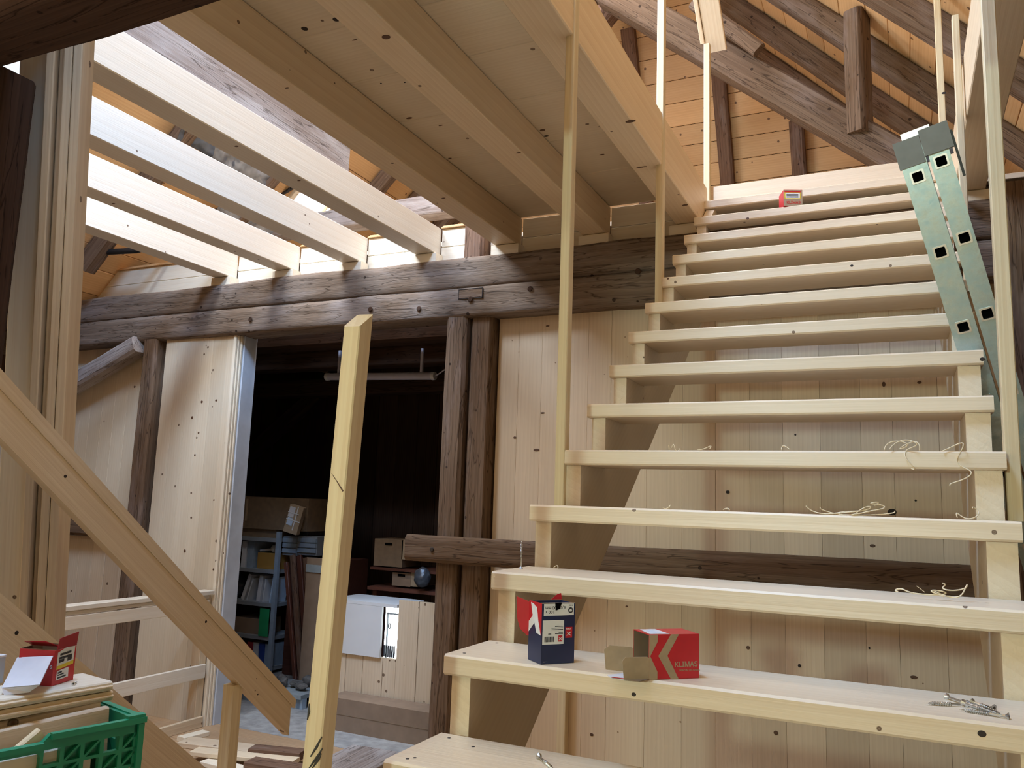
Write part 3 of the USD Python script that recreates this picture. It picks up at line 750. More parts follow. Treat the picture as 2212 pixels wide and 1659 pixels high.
along([(a0, zt_(a0) - 0.24), (a1, zt_(a1) - 0.24), (a1 + 0.0, zt_(a1)), (a0, zt_(a0))], 'board', 0.036, 'pine', lb_, XL - 0.036)
for (x, y) in ((36, 1367),):
    obj('screw_hole', disc(at(x, y, X=XL), (1, 0, 0), 0.0055, 0.0006, 12), 'knot_dark', lb_)
box('stair_post', (-1.152, -0.165, 0.0), (-1.106, -0.118, 0.905), 'pine_batten', axis=2, label='short pine post carrying the lower end of the left handrail', cat='post')

# guard rail along the far side of the left stair
gd = thing('guard_rail', 'white lit guard rail of two horizontal boards in front of the back wall at left', 'railing', (-3.3, 1.2, 0))
box('top_cap', (-3.385, 0.55, 0.862), (-3.29, 1.93, 0.890), 'pine_white', gd, 1)
box('upper_strip', (-3.325, 0.55, 0.838), (-3.303, 1.90, 0.860), 'pine_white', gd, 1)
box('rail_board', (-3.322, 0.55, 0.757), (-3.298, 1.90, 0.832), 'pine_white', gd, 1)
box('rail_board', (-3.322, 0.55, 0.318), (-3.298, 1.915, 0.408), 'pine_white', gd, 1)
box('guard_post', (-3.40, 1.88, 0.0), (-3.325, 1.94, 0.86), 'pine', gd, 2)
box('guard_post', (-3.40, 0.60, 0.0), (-3.325, 0.66, 0.86), 'pine', gd, 2)
box('foot_board', (-3.325, 0.55, 0.0), (-3.30, 1.93, 0.07), 'pine', gd, 1)

# planks leaning against the near beam
rv = A(0.80, 0.60, 0); dv = A(-0.60, 0.80, 0)
top_, bot_ = A(-1.137, -0.95, 2.92), A(-1.425, -0.545, 0.0)
for i, (a, b, dd, wd, lb, mt) in enumerate(((-0.024, 0.0, 0.0, 0.11, 'right-hand edge of the leaning stack, first plank', 'pine'), (-0.050, -0.0265, 0.002, 0.11, 'second plank of the leaning stack', 'pine'), (-0.070, -0.052, 0.03, 0.09, 'recessed third plank of the leaning stack', 'pine_board'), (-0.096, -0.073, 0.0, 0.10, 'fourth plank of the leaning stack', 'pine'), (-0.175, -0.100, 0.03, 0.022, 'broad greyish board leaning at the left of the plank stack', 'pine_pale'))):
    off = rv * (a + b) / 2 + dv * (dd + wd / 2)
    timber('leaning_plank', bot_ + off, top_ + off, b - a, wd, mt, up=dv, label='pine ' + lb, cat='plank', group=None)

# ------------------------------------------------------------------ store room beyond the doorway
store = thing('wall_store', kind='structure', loc=(-3, 5.2, 0))
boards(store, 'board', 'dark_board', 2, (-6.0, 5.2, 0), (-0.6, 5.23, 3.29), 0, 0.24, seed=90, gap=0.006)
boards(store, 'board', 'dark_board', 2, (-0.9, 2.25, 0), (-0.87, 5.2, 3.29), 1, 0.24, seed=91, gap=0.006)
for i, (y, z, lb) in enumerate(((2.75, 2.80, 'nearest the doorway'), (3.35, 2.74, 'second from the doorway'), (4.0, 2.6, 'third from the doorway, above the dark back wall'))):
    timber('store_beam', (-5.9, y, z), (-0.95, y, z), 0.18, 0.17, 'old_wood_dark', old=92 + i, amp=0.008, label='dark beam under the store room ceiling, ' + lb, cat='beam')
for i, x in enumerate((-4.6, -3.9, -3.2, -2.6, -2.0)):
    box('ceiling_panel', (x, 2.86, 2.93), (x + 0.42, 3.28, 2.95), 'pine_pale', axis=0, label='pale ceiling panel between the dark store room beams, ' + ('leftmost', 'second from left', 'middle one', 'second from right', 'rightmost')[i], cat='panel')
timber('store_brace', at(505, 1010, Y=4.6), at(690, 850, Y=4.6), 0.14, 0.16, 'old_wood_dark', old=97, label='dark slanting brace in the depth of the store room', cat='brace')
q0, q1 = at(705, 814, Y=3.05), at(940, 812, Y=3.05)
tl = thing('tube_lamp', 'unlit white tube lamp under a dark store room beam', 'lamp', q0)
obj('body', tube_mesh([q0 + A(0.03, 0, 0), q1 - A(0.03, 0, 0)], 0.030, 14), 'tube_white', tl, smooth=30)
obj('end_cap', tube_mesh([q0, q0 + A(0.03, 0, 0)], 0.033, 14), 'white_paint', tl, smooth=30)
obj('end_cap', tube_mesh([q1 - A(0.03, 0, 0), q1], 0.033, 14), 'white_paint', tl, smooth=30)
obj('cord', tube_mesh([q1, q1 + A(0.04, 0, 0.02), q1 + A(0.09, 0, 0.05), q1 + A(0.25, 0, 0.06)], 0.006, 6), 'tube_white', tl, smooth=True)
for s in (0.12, 0.88):
    c = q0 + (q1 - q0) * s
    obj('hanger', abox(c + A(-0.01, -0.01, 0.02), c + A(0.01, 0.01, 0.22)), 'tube_white', tl)

# steel shelving with its load
YS = 3.4
zs = [at(560, y, Y=YS)[2] for y in (1161, 1229, 1301, 1373, 1440)]
xr = -4.035
xl = -4.95
rk = thing('shelf_rack', 'grey steel shelving rack in the dark store room, by the door jamb', 'shelf', (-4.5, YS, 0))
for (x, y) in ((xr, YS), (xr, YS + 0.36), (xl, YS), (xl, YS + 0.36)):
    obj('upright', abox((x - 0.02, y - 0.015, 0.0), (x + 0.02, y + 0.015, zs[0] + 0.06)), 'rack_blue', rk)
for z in zs:
    obj('shelf', abox((xl + 0.02, YS - 0.01, z - 0.032), (xr - 0.02, YS + 0.37, z)), 'rack_grey', rk)


def bk(name, x, w, d, h, shelf, material, lean, label, cat='book', y=YS + 0.03):
    z = zs[shelf] + 0.001
    m = trimesh.creation.box((w, d, h)); m.apply_translation((w / 2, d / 2, h / 2))
    M = trimesh.transformations.rotation_matrix(lean, (0, 1, 0)); M[:3, 3] = (x, y, z + (abs(math.sin(lean)) * w if lean > 0 else 0))
    obj(name, m, material, M=M, label=label, cat=cat)


bk('file_box', -4.48, 0.05, 0.25, 0.23, 1, 'paper_white', 0, 'white file on the upper shelf of the steel rack, left one', 'file')
bk('file_box', -4.41, 0.07, 0.25, 0.235, 1, 'rack_blue', 0, 'bluish white file on the upper shelf of the steel rack, right one', 'file')
bk('amber_box', -4.29, 0.23, 0.25, 0.14, 1, 'amber_box', 0, 'amber cardboard box on the upper rack shelf', 'box')
gl = thing('flashlight', 'pale round flashlight lying on the amber box', 'flashlight', (-4.2, YS + 0.1, zs[1] + 0.15))
obj('head', trimesh.creation.icosphere(2, 0.036).apply_translation((-4.16, YS + 0.1, zs[1] + 0.178)), 'white_paint', gl, smooth=True)
obj('handle', tube_mesh([(-4.19, YS + 0.09, zs[1] + 0.17), (-4.30, YS + 0.07, zs[1] + 0.155)], 0.012, 8), 'paper_white', gl, smooth=True)
bg = trimesh.creation.icosphere(3, 1.0)
v = bg.vertices * A(0.14, 0.11, 0.10) * (1 + 0.18 * (meshkit.fbm(bg.vertices * 2.2 + 5, 3, 3) - 0.5))[:, None]
obj('black_bag', trimesh.Trimesh(v + A(-4.62, YS + 0.15, zs[2] + 0.108), bg.faces, process=False), 'bag_black', smooth=True, label='black bag bulging on the middle rack shelf', cat='bag')
for i, (x, le, h, lb) in enumerate(((-4.45, 0.33, 0.235, 'leaning white folder, first beside the black bag'), (-4.385, 0.28, 0.20, 'thin leaning white folder, second from the black bag'), (-4.27, 0.10, 0.225, 'thick white folder, third from the black bag'), (-4.20, 0.08, 0.20, 'thin white folder, fourth from the black bag'))):
    bk('folder', x, (0.036, 0.014, 0.04, 0.014)[i], 0.22, h, 2, 'paper_white', le, lb + ', on the middle rack shelf', 'folder')
bk('picture', -4.12, 0.012, 0.20, 0.22, 2, 'pale_blue_print', 0.1, 'pale blue picture card at the upright of the middle rack shelf', 'picture')
bk('grey_box', -4.50, 0.30, 0.27, 0.13, 3, 'carton', 0, 'grey brown box on the lower rack shelf', 'box')
gs = obj('green_sheet', abox((-4.17, YS - 0.022, zs[3] + 0.002), (-4.065, YS - 0.018, zs[2] - 0.045)), 'green_sheet', label='bright green plastic sheet standing at the lower rack shelf', cat='sheet')
for i, (m, lb) in enumerate((('binder_red', 'red binder on the lowest rack shelf'), ('paper_white', 'white binder on the lowest rack shelf, left'), ('binder_blue', 'blue binder on the lowest rack shelf'), ('rack_blue', 'pale blue binder on the lowest rack shelf'))):
    bk('binder', -4.33 + 0.068 * i, 0.06, 0.25, 0.19, 4, m, 0, lb, 'binder')
r2 = thing('drawer_rack', 'ribbed blue grey steel drawers beside the shelving rack', 'drawers', (-3.9, 3.45, 1.0))
for (px0, px1) in ((611, 640), (644, 682)):
    a, b = at(px0, 1160, Y=3.46), at(px1, 1196, Y=3.46)
    obj('case', abox((a[0], 3.47, b[2] - 0.02), (b[0], 3.75, a[2] + 0.01)), 'rack_grey', r2)
    for j in range(3):
        z0 = b[2] + (a[2] - b[2]) * j / 3
        obj('drawer', abox((a[0] + 0.004, 3.455, z0 + 0.004), (b[0] - 0.004, 3.472, z0 + (a[2] - b[2]) / 3 - 0.006)), 'rack_blue', r2)
box('dark_cabinet', (-3.98, 3.5, 0.0), (-3.35, 3.8, at(640, 1198, Y=3.46)[2] - 0.021), 'mahogany', axis=0, label='dark red cabinet carrying the ribbed steel drawers', cat='cabinet')
for i, (x, y0, w, mt, lb) in enumerate(((618, 1215, 0.035, 'mahogany', 'dark red plank standing in the store room, leftmost of the row'), (632, 1200, 0.05, 'old_wood_red', 'lighter reddish plank standing second in the row'), (647, 1200, 0.045, 'mahogany', 'dark red plank standing third in the row'), (661, 1205, 0.05, 'old_wood_red', 'reddish plank standing fourth in the row'))):
    t_ = at(x, y0, Y=3.30); b_ = at(x + 8, 1500, Y=3.05)
    timber('standing_plank', A(b_[0], 3.12, max(0.0, b_[2])), A(t_[0], 3.30, t_[2]), w, 0.025, mt, up=(0, 1, 0), label=lb, cat='plank')
a, b = at(664, 1204, Y=3.06), at(712, 1297, Y=3.06)
pn = thing('cabinet_door', 'light brown cabinet door with a grey strip, leaning by the foreground newel', 'panel', (a[0], 3.2, 0))
obj('leaf', abox((a[0], 3.06, 0.0), (b[0], 3.09, a[2])), 'carton', pn)
obj('strip', abox((a[0], 3.05, a[2] - 0.115), (b[0], 3.061, a[2] - 0.055)), 'table_grey', pn)
a, b = at(480, 1078, Y=3.5), at(700, 1150, Y=3.5)
cb = thing('carton', 'big dark cardboard box on top of the steel shelving rack', 'box', ((a[0] + b[0]) / 2, 3.6, zs[0] + 0.002))
obj('box', abox((xl + 0.1, 3.42, zs[0] + 0.075), (-3.75, 3.85, zs[0] + 0.36)), 'kraft_dark', cb)
obj('box_base', abox((xl + 0.1, 3.44, zs[0] + 0.001), (-4.07, 3.80, zs[0] + 0.075)), 'kraft_dark', cb)
obj('tape', abox((-4.46, 3.414, zs[0] + 0.14), (-4.44, 3.42, zs[0] + 0.34)), 'kraft', cb)
# taped parcel hanging over the edge of the rack
c = at(637, 1122, Y=3.33)
Mp = np.eye(4); ang = -0.26
Mp[:3, 0] = (math.cos(ang), 0.25, math.sin(ang)); Mp[:3, 0] /= np.linalg.norm(Mp[:3, 0])
Mp[:3, 2] = A(-math.sin(ang), 0, math.cos(ang)); Mp[:3, 2] -= Mp[:3, 0] * (Mp[:3, 0] @ Mp[:3, 2]); Mp[:3, 2] /= np.linalg.norm(Mp[:3, 2])
Mp[:3, 1] = np.cross(Mp[:3, 2], Mp[:3, 0]); Mp[:3, 3] = c
pc = thing('parcel', 'tilted light cardboard parcel with white labels and tape above the steel drawers', 'parcel', c)
pm = lambda lo, hi: abox(lo, hi)
obj('box', pm((-0.065, -0.03, -0.12), (0.065, 0.03, 0.12)), 'kraft', pc, Mp)
obj('label', pm((-0.058, -0.0325, 0.015), (-0.005, -0.0302, 0.105)), 'paper_white', pc, Mp)
obj('label', pm((-0.054, -0.0325, -0.055), (0.0, -0.0302, 0.010)), 'pale_blue_print', pc, Mp)
for (lo, hi) in (((-0.065, -0.034, -0.012), (0.065, -0.0326, -0.002)), ((0.012, -0.034, -0.09), (0.022, -0.0326, 0.12)), ((-0.065, -0.034, 0.05), (0.04, -0.0326, 0.058))):
    obj('tape', pm(lo, hi), 'white_paint', pc, Mp)

# archive boxes at right in the store room
for i, (x0, y0, x1, y1, mt, lb) in enumerate(((810, 1163, 868, 1226, 'kraft_dark', 'brown archive box with a grip slot, largest right of the newel'), (869, 1166, 892, 1210, 'kraft', 'light archive box tucked behind the old rail end'), (848, 1236, 886, 1268, 'carton', 'grey archive box in the row below the brown one'), (888, 1236, 902, 1268, 'kraft', 'upright light cardboard piece beside the grey archive box'))):
    a, b = at(x0, y0, Y=3.5), at(x1, y1, Y=3.5)
    ab = thing('archive_box', lb, 'box', ((a[0] + b[0]) / 2, 3.6, b[2]))
    obj('box', abox((a[0], 3.5, b[2]), (b[0], 3.8, a[2])), mt, ab)
    if i in (0, 2):
        cx, cz = (a[0] + b[0]) / 2, a[2] - (a[2] - b[2]) * 0.18
        obj('grip_slot', abox((cx - 0.035, 3.496, cz - 0.01), (cx + 0.035, 3.501, cz + 0.01)), 'void_black', ab)
zsh = at(868, 1270, Y=3.5)[2]
sh = thing('low_shelf', 'dark low shelf under the archive boxes', 'shelf', (-2.6, 3.6, 0))
obj('board', abox((-3.1, 3.45, zsh - 0.03), (-2.2, 3.9, zsh - 0.002)), 'mahogany', sh)
for x in (-3.08, -2.24):
    obj('leg', abox((x, 3.5, 0), (x + 0.04, 3.85, zsh - 0.03)), 'mahogany', sh)
zu = at(840, 1226, Y=3.5)[2]
obj('board', abox((-3.1, 3.47, zu - 0.022), (-2.2, 3.9, zu - 0.002)), 'mahogany', sh)
sb = trimesh.creation.icosphere(3, 1.0)
v = sb.vertices * A(0.07, 0.06, 0.08) * (1 + 0.3 * (meshkit.fbm(sb.vertices * 2.5, 3, 8) - 0.5))[:, None]
obj('plastic_bag', trimesh.Trimesh(v + at(912, 1247, Y=3.42) + A(0, 0, 0), sb.faces, process=False), 'film_dark', smooth=True, label='crumpled grey plastic bag by the archive boxes', cat='bag')

# white boxed-in window with pine half wall
Yw = 2.55
hw_ = thing('wall_store_half', kind='structure', loc=(-2.2, Yw, 0))
a, b, c = at(740, 1440, Y=Yw), at(862, 1296, Y=Yw), at(935, 1296, Y=Yw)
boards(hw_, 'board', 'pine_board', 2, (b[0], Yw, 0.0), (c[0] + 0.02, Yw + 0.025, b[2]), 0, 0.16, seed=101)
boards(hw_, 'board', 'pine_board', 2, (a[0] - 0.12, Yw + 0.002, 0.0), (b[0], Yw + 0.027, at(850, 1424, Y=Yw)[2]), 0, 0.16, seed=102)
wc = thing('white_casing', 'white painted box casing round the small bright window, behind the newel', 'casing', (a[0], Yw, b[2]))
d0, d1 = at(735, 1300, Y=Yw - 0.02), at(819, 1430, Y=Yw - 0.02)
obj('front', abox((d0[0] - 0.1, Yw - 0.02, at(850, 1424, Y=Yw)[2]), (d1[0], Yw + 0.0, at(829, 1311, Y=Yw - 0.02)[2])), 'white_paint', wc)
zt = at(829, 1311, Y=Yw - 0.02)[2]
obj('top', abox((d0[0] - 0.1, Yw - 0.02, zt + 0.001), (b[0] + 0.0, Yw + 0.34, zt + 0.022)), 'white_paint', wc)
w4 = thing('window_6', kind='structure', loc=(d1[0], Yw + 0.2, 0.4))
p0 = at(832, 1420, Y=Yw + 0.2); p1 = at(868, 1308, Y=Yw + 0.2)
obj('pane', abox((d1[0] + 0.002, Yw + 0.024, at(850, 1424, Y=Yw)[2]), (b[0] - 0.001, Yw + 0.034, zt)), 'window_view', w4)
obj('frame_bar', abox((d1[0] + 0.026, Yw + 0.010, at(850, 1424, Y=Yw)[2]), (d1[0] + 0.032, Yw + 0.022, zt - 0.04)), 'table_grey', w4)
obj('frame_bar', abox((d1[0] + 0.026, Yw + 0.010, zt - 0.05), (b[0] - 0.001, Yw + 0.022, zt - 0.042)), 'table_grey', w4)
obj('handle', tube_mesh([A(d1[0] + 0.046 + 0.009 * math.cos(t), Yw + 0.016, zt - 0.13 + 0.016 * math.sin(t)) for t in np.linspace(0, 6.2, 14)], 0.003, 6), 'ink', w4, smooth=True)
for j in range(6):
    x = d1[0] + 0.010 + j * 0.016
    obj('railing_bar', abox((x, Yw + 0.010, at(850, 1422, Y=Yw)[2]), (x + 0.007, Yw + 0.022, at(850, 1397, Y=Yw)[2])), 'ink', w4)

# floor level things behind the doorway
a, b = at(738, 1507, Y=2.36), at(915, 1640, Y=2.36)
cb = thing('carton', 'long flat brown cardboard box on the floor behind the old double post', 'box', ((a[0] + b[0]) / 2, 2.4, 0))
obj('box', abox((a[0] - 0.1, 2.34, 0.0), (b[0] + 0.15, 2.53, a[2])), 'carton', cb)
obj('flap_line', abox((a[0] - 0.1, 2.338, a[2] - 0.105), (b[0] + 0.15, 2.341, a[2] - 0.102)), 'kraft_dark', cb)
gc = thing('grey_case', 'dark grey hard case standing on the store room floor by the newel', 'case', (-3.0, 2.9, 0))
a, b = at(565, 1490, Y=2.9), at(664, 1600, Y=2.9)
g = Polygon([(a[0], 0.03), (b[0], 0.03), (b[0], a[2]), (a[0], a[2])]).buffer(0.03)
Mg = np.eye(4); Mg[:3, 0], Mg[:3, 1], Mg[:3, 2], Mg[:3, 3] = (1, 0, 0), (0, 0, 1), (0, -1, 0), (0, 3.0, 0.0)
obj('shell', trimesh.creation.extrude_polygon(g, 0.12, engine='earcut'), 'grey_case', gc, Mg)
g2 = g.buffer(-0.02).exterior.buffer(0.003)
Mg2 = Mg.copy(); Mg2[1, 3] = 2.88
obj('rim_seam', trimesh.creation.extrude_polygon(g2, 0.003, engine='earcut'), 'ink', gc, Mg2)
tb = thing('low_table', 'grey painted low table with rubble on it, seen under the left handrail', 'table', (-3.6, 2.6, 0))
a, b = at(468, 1462, Y=2.75), at(566, 1440, Y=2.75)
zt = a[2]
obj('tabletop', abox((-3.95, 2.62, zt - 0.03), (-3.05, 3.02, zt)), 'table_grey', tb)
obj('apron', abox((-3.93, 2.64, zt - 0.13), (-3.07, 2.66, zt - 0.03)), 'table_grey', tb)
for (x, y) in ((-3.92, 2.64), (-3.10, 2.64), (-3.92, 2.96), (-3.10, 2.96)):
    obj('leg', abox((x, y, 0), (x + 0.05, y + 0.05, zt - 0.03)), 'rack_blue', tb)
r_ = random.Random(5)
heap = []
for j in range(9):
    m = trimesh.creation.icosphere(1, 1.0)
    s = A(r_.uniform(0.03, 0.06), r_.uniform(0.03, 0.05), r_.uniform(0.02, 0.04))
    v = m.vertices * s * (1 + 0.4 * (meshkit.noise(m.vertices * 2 + j * 7, j)[:, None] - 0.5))
    p = A(-3.62 + 0.06 * j + r_.uniform(-0.02, 0.02), 2.72 + r_.uniform(0, 0.15), zt + s[2] * 1.25)
    heap.append(trimesh.Trimesh(v + p, m.faces, process=False))

obj('rubble_heap', merge(*heap), 'rubble', label='heap of grey rubble on the low table in the store room', cat='rubble', kind='stuff')

# offcut planks on the floor by the doorway
PL = [((398, 1597), (655, 1628), 0.14, 0.030, 0.0, 'pine_board', 'wide dusty offcut at the back of the floor pile'),
      ((420, 1618), (640, 1640), 0.10, 0.026, 0.031, 'pine', 'light offcut second from the back in the floor pile'),
      ((545, 1612), (655, 1622), 0.10, 0.045, 0.031, 'old_wood_red', 'reddish block lying on the back of the floor pile'),
      ((540, 1640), (690, 1662), 0.12, 0.030, 0.028, 'old_wood_red', 'reddish brown plank at the front of the floor pile'),
      ((445, 1640), (560, 1668), 0.09, 0.028, 0.0, 'pine_pale', 'pale short offcut at the left front of the floor pile'),
      ((390, 1592), (445, 1578), 0.07, 0.028, 0.0, 'pine_pale', 'narrow strip at the foot of the panel wall')]
for (a, b, w, t, z, mt, lb) in PL:
    p, q = at(*a, Z=z + t), at(*b, Z=z + t)
    timber('offcut', A(p[0], p[1], z + t / 2), A(q[0], q[1], z + t / 2), w, t, mt, label=lb, cat='plank')
p = [at(x, y, Z=0.06) for x, y in ((762, 1606), (872, 1624))]
d = p[1] - p[0]
ww = np.linalg.norm(d); u = d / ww; w_ = A(u[1], -u[0], 0)
timber('weathered_board', (p[0] + p[1]) / 2 + A(0, 0, -0.03) + w_ * 0.75, (p[0] + p[1]) / 2 + A(0, 0, -0.03), ww, 0.05, 'old_wood_grey', label='weathered grey board lying on the floor between newel and stairs', cat='board')
box('wall_batten', (-0.785, 1.985, 0.0), (-0.735, 2.035, 1.15), 'pine_batten', axis=2, label='short pale batten against the wall behind the lowest visible steps', cat='batten')

# ------------------------------------------------------------------ ladder leaning against the right tread ends
def lad(x, y, D=2.62):
    return CAM + ray(x, y) * D


l0, l1 = lad(1988, 290, 2.60), lad(2112, 700, 2.62)
dl = (l1 - l0) / np.linalg.norm(l1 - l0)          # down the stile
vl = ray(2060, 500); vl = vl / np.linalg.norm(vl)  # rungs run away from the viewer
vl = vl - dl * (vl @ dl); vl /= np.linalg.norm(vl)
xl_ = np.cross(vl, dl); xl_ /= np.linalg.norm(xl_)
if xl_ @ CR < 0:
    xl_ = -xl_
top_l = l0
down = dl
LEN = (top_l[2] - 0.0) / -down[2] - 0.02
ladder = thing('ladder', 'galvanized steel ladder with two nested stiles leaning at the right end of the steps', 'ladder', top_l + down * LEN)
LM = np.eye(4); LM[:3, 0], LM[:3, 1], LM[:3, 2], LM[:3, 3] = down, xl_, np.cross(down, xl_), top_l
nv = LM[:3, 2]; sgn = 1 if nv @ vl > 0 else -1     # +z of the ladder frame points away from the viewer when sgn = 1
W1 = 0.074
holes = [0.125 + 0.253 * i for i in range(14)]


def stile(y0, y1, s0, L, hole_off, z0, z1):
    p = sbox(s0, y0, L, y1)
    for h in holes:
        if s0 + 0.03 < h + hole_off < L - 0.03:
            p = p.difference(affinity.translate(sbox(-0.0135, -0.0135, 0.0135, 0.0135).buffer(0.005), h + hole_off, (y0 + y1) / 2))
    m = trimesh.creation.extrude_polygon(p, abs(z1 - z0), engine='earcut')
    m.apply_translation((0, 0, min(z0, z1)))
    return m


SP = 0.30
for (ya, yb, s0, L, off, nm) in ((-W1 - 0.004, -0.004, 0.03, LEN, 0.0, 'outer'), (0.004, W1 * 0.86, 0.06, LEN - 0.35, -0.022, 'inner')):
    for zz in (0.0, SP):
        obj('stile', stile(ya, yb, s0, L, off, sgn * zz, sgn * (zz + 0.024)), 'galvanized', ladder, LM)
    for i, h in enumerate(holes):
        hh = h + off
        if not s0 + 0.03 < hh < L - 0.03:
            continue
        yc = (ya + yb) / 2
        ro = sbox(hh - 0.0165, yc - 0.0165, hh + 0.0165, yc + 0.0165).buffer(0.004)
        ri = sbox(hh - 0.011, yc - 0.011, hh + 0.011, yc + 0.011).buffer(0.004)
        m = trimesh.creation.extrude_polygon(ro.difference(ri), SP + 0.032, engine='earcut')
        m.apply_translation((0, 0, -0.004 if sgn > 0 else -(SP + 0.028)))
        rg = obj('rung', m, 'zinc', ladder, LM)
        pl_ = trimesh.creation.extrude_polygon(ri, 0.004, engine='earcut'); pl_.apply_translation((0, 0, 0.03 if sgn > 0 else -0.034))
        obj('rung_hollow', pl_, 'void_black', rg, LM)
for zz in (0.0, SP):
    for (lo, hi) in (((0.0, -W1 - 0.010, -0.006), (0.088, -0.006, 0.032)), ((-0.012, -0.005, -0.012), (0.072, W1 * 0.86 + 0.016, 0.032))):
        a, b = np.array(lo, float), np.array(hi, float)
        a[2], b[2] = sorted((sgn * (zz + lo[2]), sgn * (zz + hi[2])))
        m = trimesh.creation.box(b - a); m.apply_translation((a + b) / 2)
        obj('stile_cap', m, 'cap_grey', ladder, LM)
m = abox((-0.022, -0.055, sgn * 0.02 - 0.01), (0.0, 0.03, sgn * 0.02 + 0.01))
obj('top_latch', m, 'zinc', ladder, LM)
obj('seal_strip', abox((0.02, W1 * 0.86 + 0.016, sgn * 0.01 - 0.012), (0.17, W1 * 0.86 + 0.023, sgn * 0.01 + 0.012)), 'black_plastic', ladder, LM)


# ------------------------------------------------------------------ cartons of screws
def carton_shell(a, b, h, t=0.0016, open_end=None):
    """A box a x b x h with its lower front left corner at the origin; open_end leaves one face off."""
    fs = {'bottom': ((0, 0, 0), (a, b, t)), 'top': ((0, 0, h - t), (a, b, h)), 'front': ((0, 0, t), (a, t, h - t)), 'back': ((0, b - t, t), (a, b, h - t)), 'left': ((0, t, t), (t, b - t, h - t)), 'right': ((a - t, t, t), (a, b - t, h - t))}
    return {k: abox(*v) for k, v in fs.items() if k != open_end}


def text_on(parent, text, height, material, M, x, y, bold=True, flip=False, name='lettering'):
    m = meshkit.text_mesh(text, height, 0.0004, bold)
    w = m.bounds[1][0]
    if flip:
        m.apply_transform(trimesh.transformations.rotation_matrix(math.pi, (0, 0, 1)))
        m.apply_translation((w, height, 0))
    m.apply_translation((x, y, 0))
    return obj(name, m, material, parent, M)


def poly_on(parent, pts, material, M, name='print', t=0.0003, z=0.0):
    m = trimesh.creation.extrude_polygon(Polygon(pts), t, engine='earcut')
    m.apply_translation((0, 0, z))
    return obj(name, m, material, parent, M)


def face_frames(o, u, w):
    """Frames (right, up, outward) of the front, left and right faces and the top of a carton."""
    u = A(*u, 0) / np.linalg.norm(u); w = A(*w, 0) / np.linalg.norm(w); z = A(0, 0, 1)
    return u, w, z


# navy and red carton standing on the second visible step
o = A(0.235, -0.671, tz(1) + 0.0006); u = A(0.64, 0.77, 0); u /= np.linalg.norm(u); w = A(-u[1], u[0], 0)
BM = np.eye(4); BM[:3, 0], BM[:3, 1], BM[:3, 2], BM[:3, 3] = u, w, (0, 0, 1), o
bw, bd, bh = 0.083, 0.064, 0.130
bx_ = thing('screw_box', 'navy blue and red screw carton standing upside down on the lower step', 'box', o)
for k, m in carton_shell(bw, bd, bh, open_end='top').items():
    obj('side' if k != 'bottom' else 'bottom', m, 'navy_print', bx_, BM)
obj('content', abox((0.002, 0.002, 0.002), (bw - 0.002, bd - 0.002, bh - 0.012)), 'kraft_dark', bx_, BM)
FM = np.eye(4); FM[:3, 0], FM[:3, 1], FM[:3, 2], FM[:3, 3] = u, (0, 0, 1), np.cross(u, (0, 0, 1)), o + np.cross(u, (0, 0, 1)) * 0.0002
zt = lambda yy: bh * (1 - (yy - 335) / 610.0)
xt = lambda xx: bw * (xx - 478) / 318.0
R = lambda x0, y0, x1, y1: [(xt(x0), zt(y1)), (xt(x1), zt(y1)), (xt(x1), zt(y0)), (xt(x0), zt(y0))]
poly_on(bx_, R(494, 342, 784, 462), 'white_print', FM, 'label')
poly_on(bx_, R(486, 508, 690, 750), 'white_print', FM, 'label')
poly_on(bx_, R(706, 580, 772, 690), 'red_print', FM, 'logo_field')
poly_on(bx_, R(638, 662, 676, 724), 'red_print', FM, 'logo_field', z=0.0003)
text_on(bx_, '6,0x100 mm', 0.0062, 'ink', FM + 0, xt(508), zt(398), flip=True)
text_on(bx_, '100 x', 0.0062, 'ink', FM, xt(510), zt(440), flip=True)
text_on(bx_, 'TX30', 0.0028, 'ink', FM, xt(735), zt(366), flip=True)
text_on(bx_, 'KOCH', 0.0034, 'white_print', FM, xt(710), zt(606), flip=True)
for (x0, y0, x1, y1) in ((604, 568, 682, 574), (570, 584, 682, 590), (570, 600, 682, 606), (640, 628, 682, 634), (606, 640, 682, 648), (540, 642, 568, 650), (500, 918, 534, 922)):
    poly_on(bx_, R(x0, y0, x1, y1), 'ink' if y0 < 900 else 'white_print', FM, 'small_print', z=0.0003)
xx = 506
for j in range(14):
    ww = (3, 5, 2, 6, 3)[j % 5]
    poly_on(bx_, R(xx, 672, xx + ww, 726), 'ink', FM, 'barcode_bar', z=0.0003)
    xx += ww + 2.6
cx, cz = xt(751), zt(410)
ring = [(cx + 0.0062 * math.cos(a), cz + 0.0062 * math.sin(a)) for a in np.linspace(0, 2 * math.pi, 20, endpoint=False)]
poly_on(bx_, ring, 'ink', FM, 'drive_symbol', z=0.0003)
star = [(cx + (0.0042 if j % 2 == 0 else 0.0026) * math.cos(j * math.pi / 6), cz + (0.0042 if j % 2 == 0 else 0.0026) * math.sin(j * math.pi / 6)) for j in range(12)]
poly_on(bx_, star, 'white_print', FM, 'drive_symbol', z=0.0006)
for (cx0, cy0, s) in ((738, 648, 20), (657, 697, 12)):
    for dx in (-1, 1):
        poly_on(bx_, [(xt(cx0 - dx * s - 4), zt(cy0 - s)), (xt(cx0 - dx * s + 5), zt(cy0 - s)), (xt(cx0 + dx * s + 4), zt(cy0 + s)), (xt(cx0 + dx * s - 5), zt(cy0 + s))], 'white_print', FM, 'logo_stroke', z=0.0004 + 0.0002 * (dx + 1))
LMf = np.eye(4); LMf[:3, 0], LMf[:3, 1], LMf[:3, 2], LMf[:3, 3] = -w, (0, 0, 1), -u, o + w * bd - u * 0.0002
xl2 = lambda xx: bd * (xx - 304) / 172.0
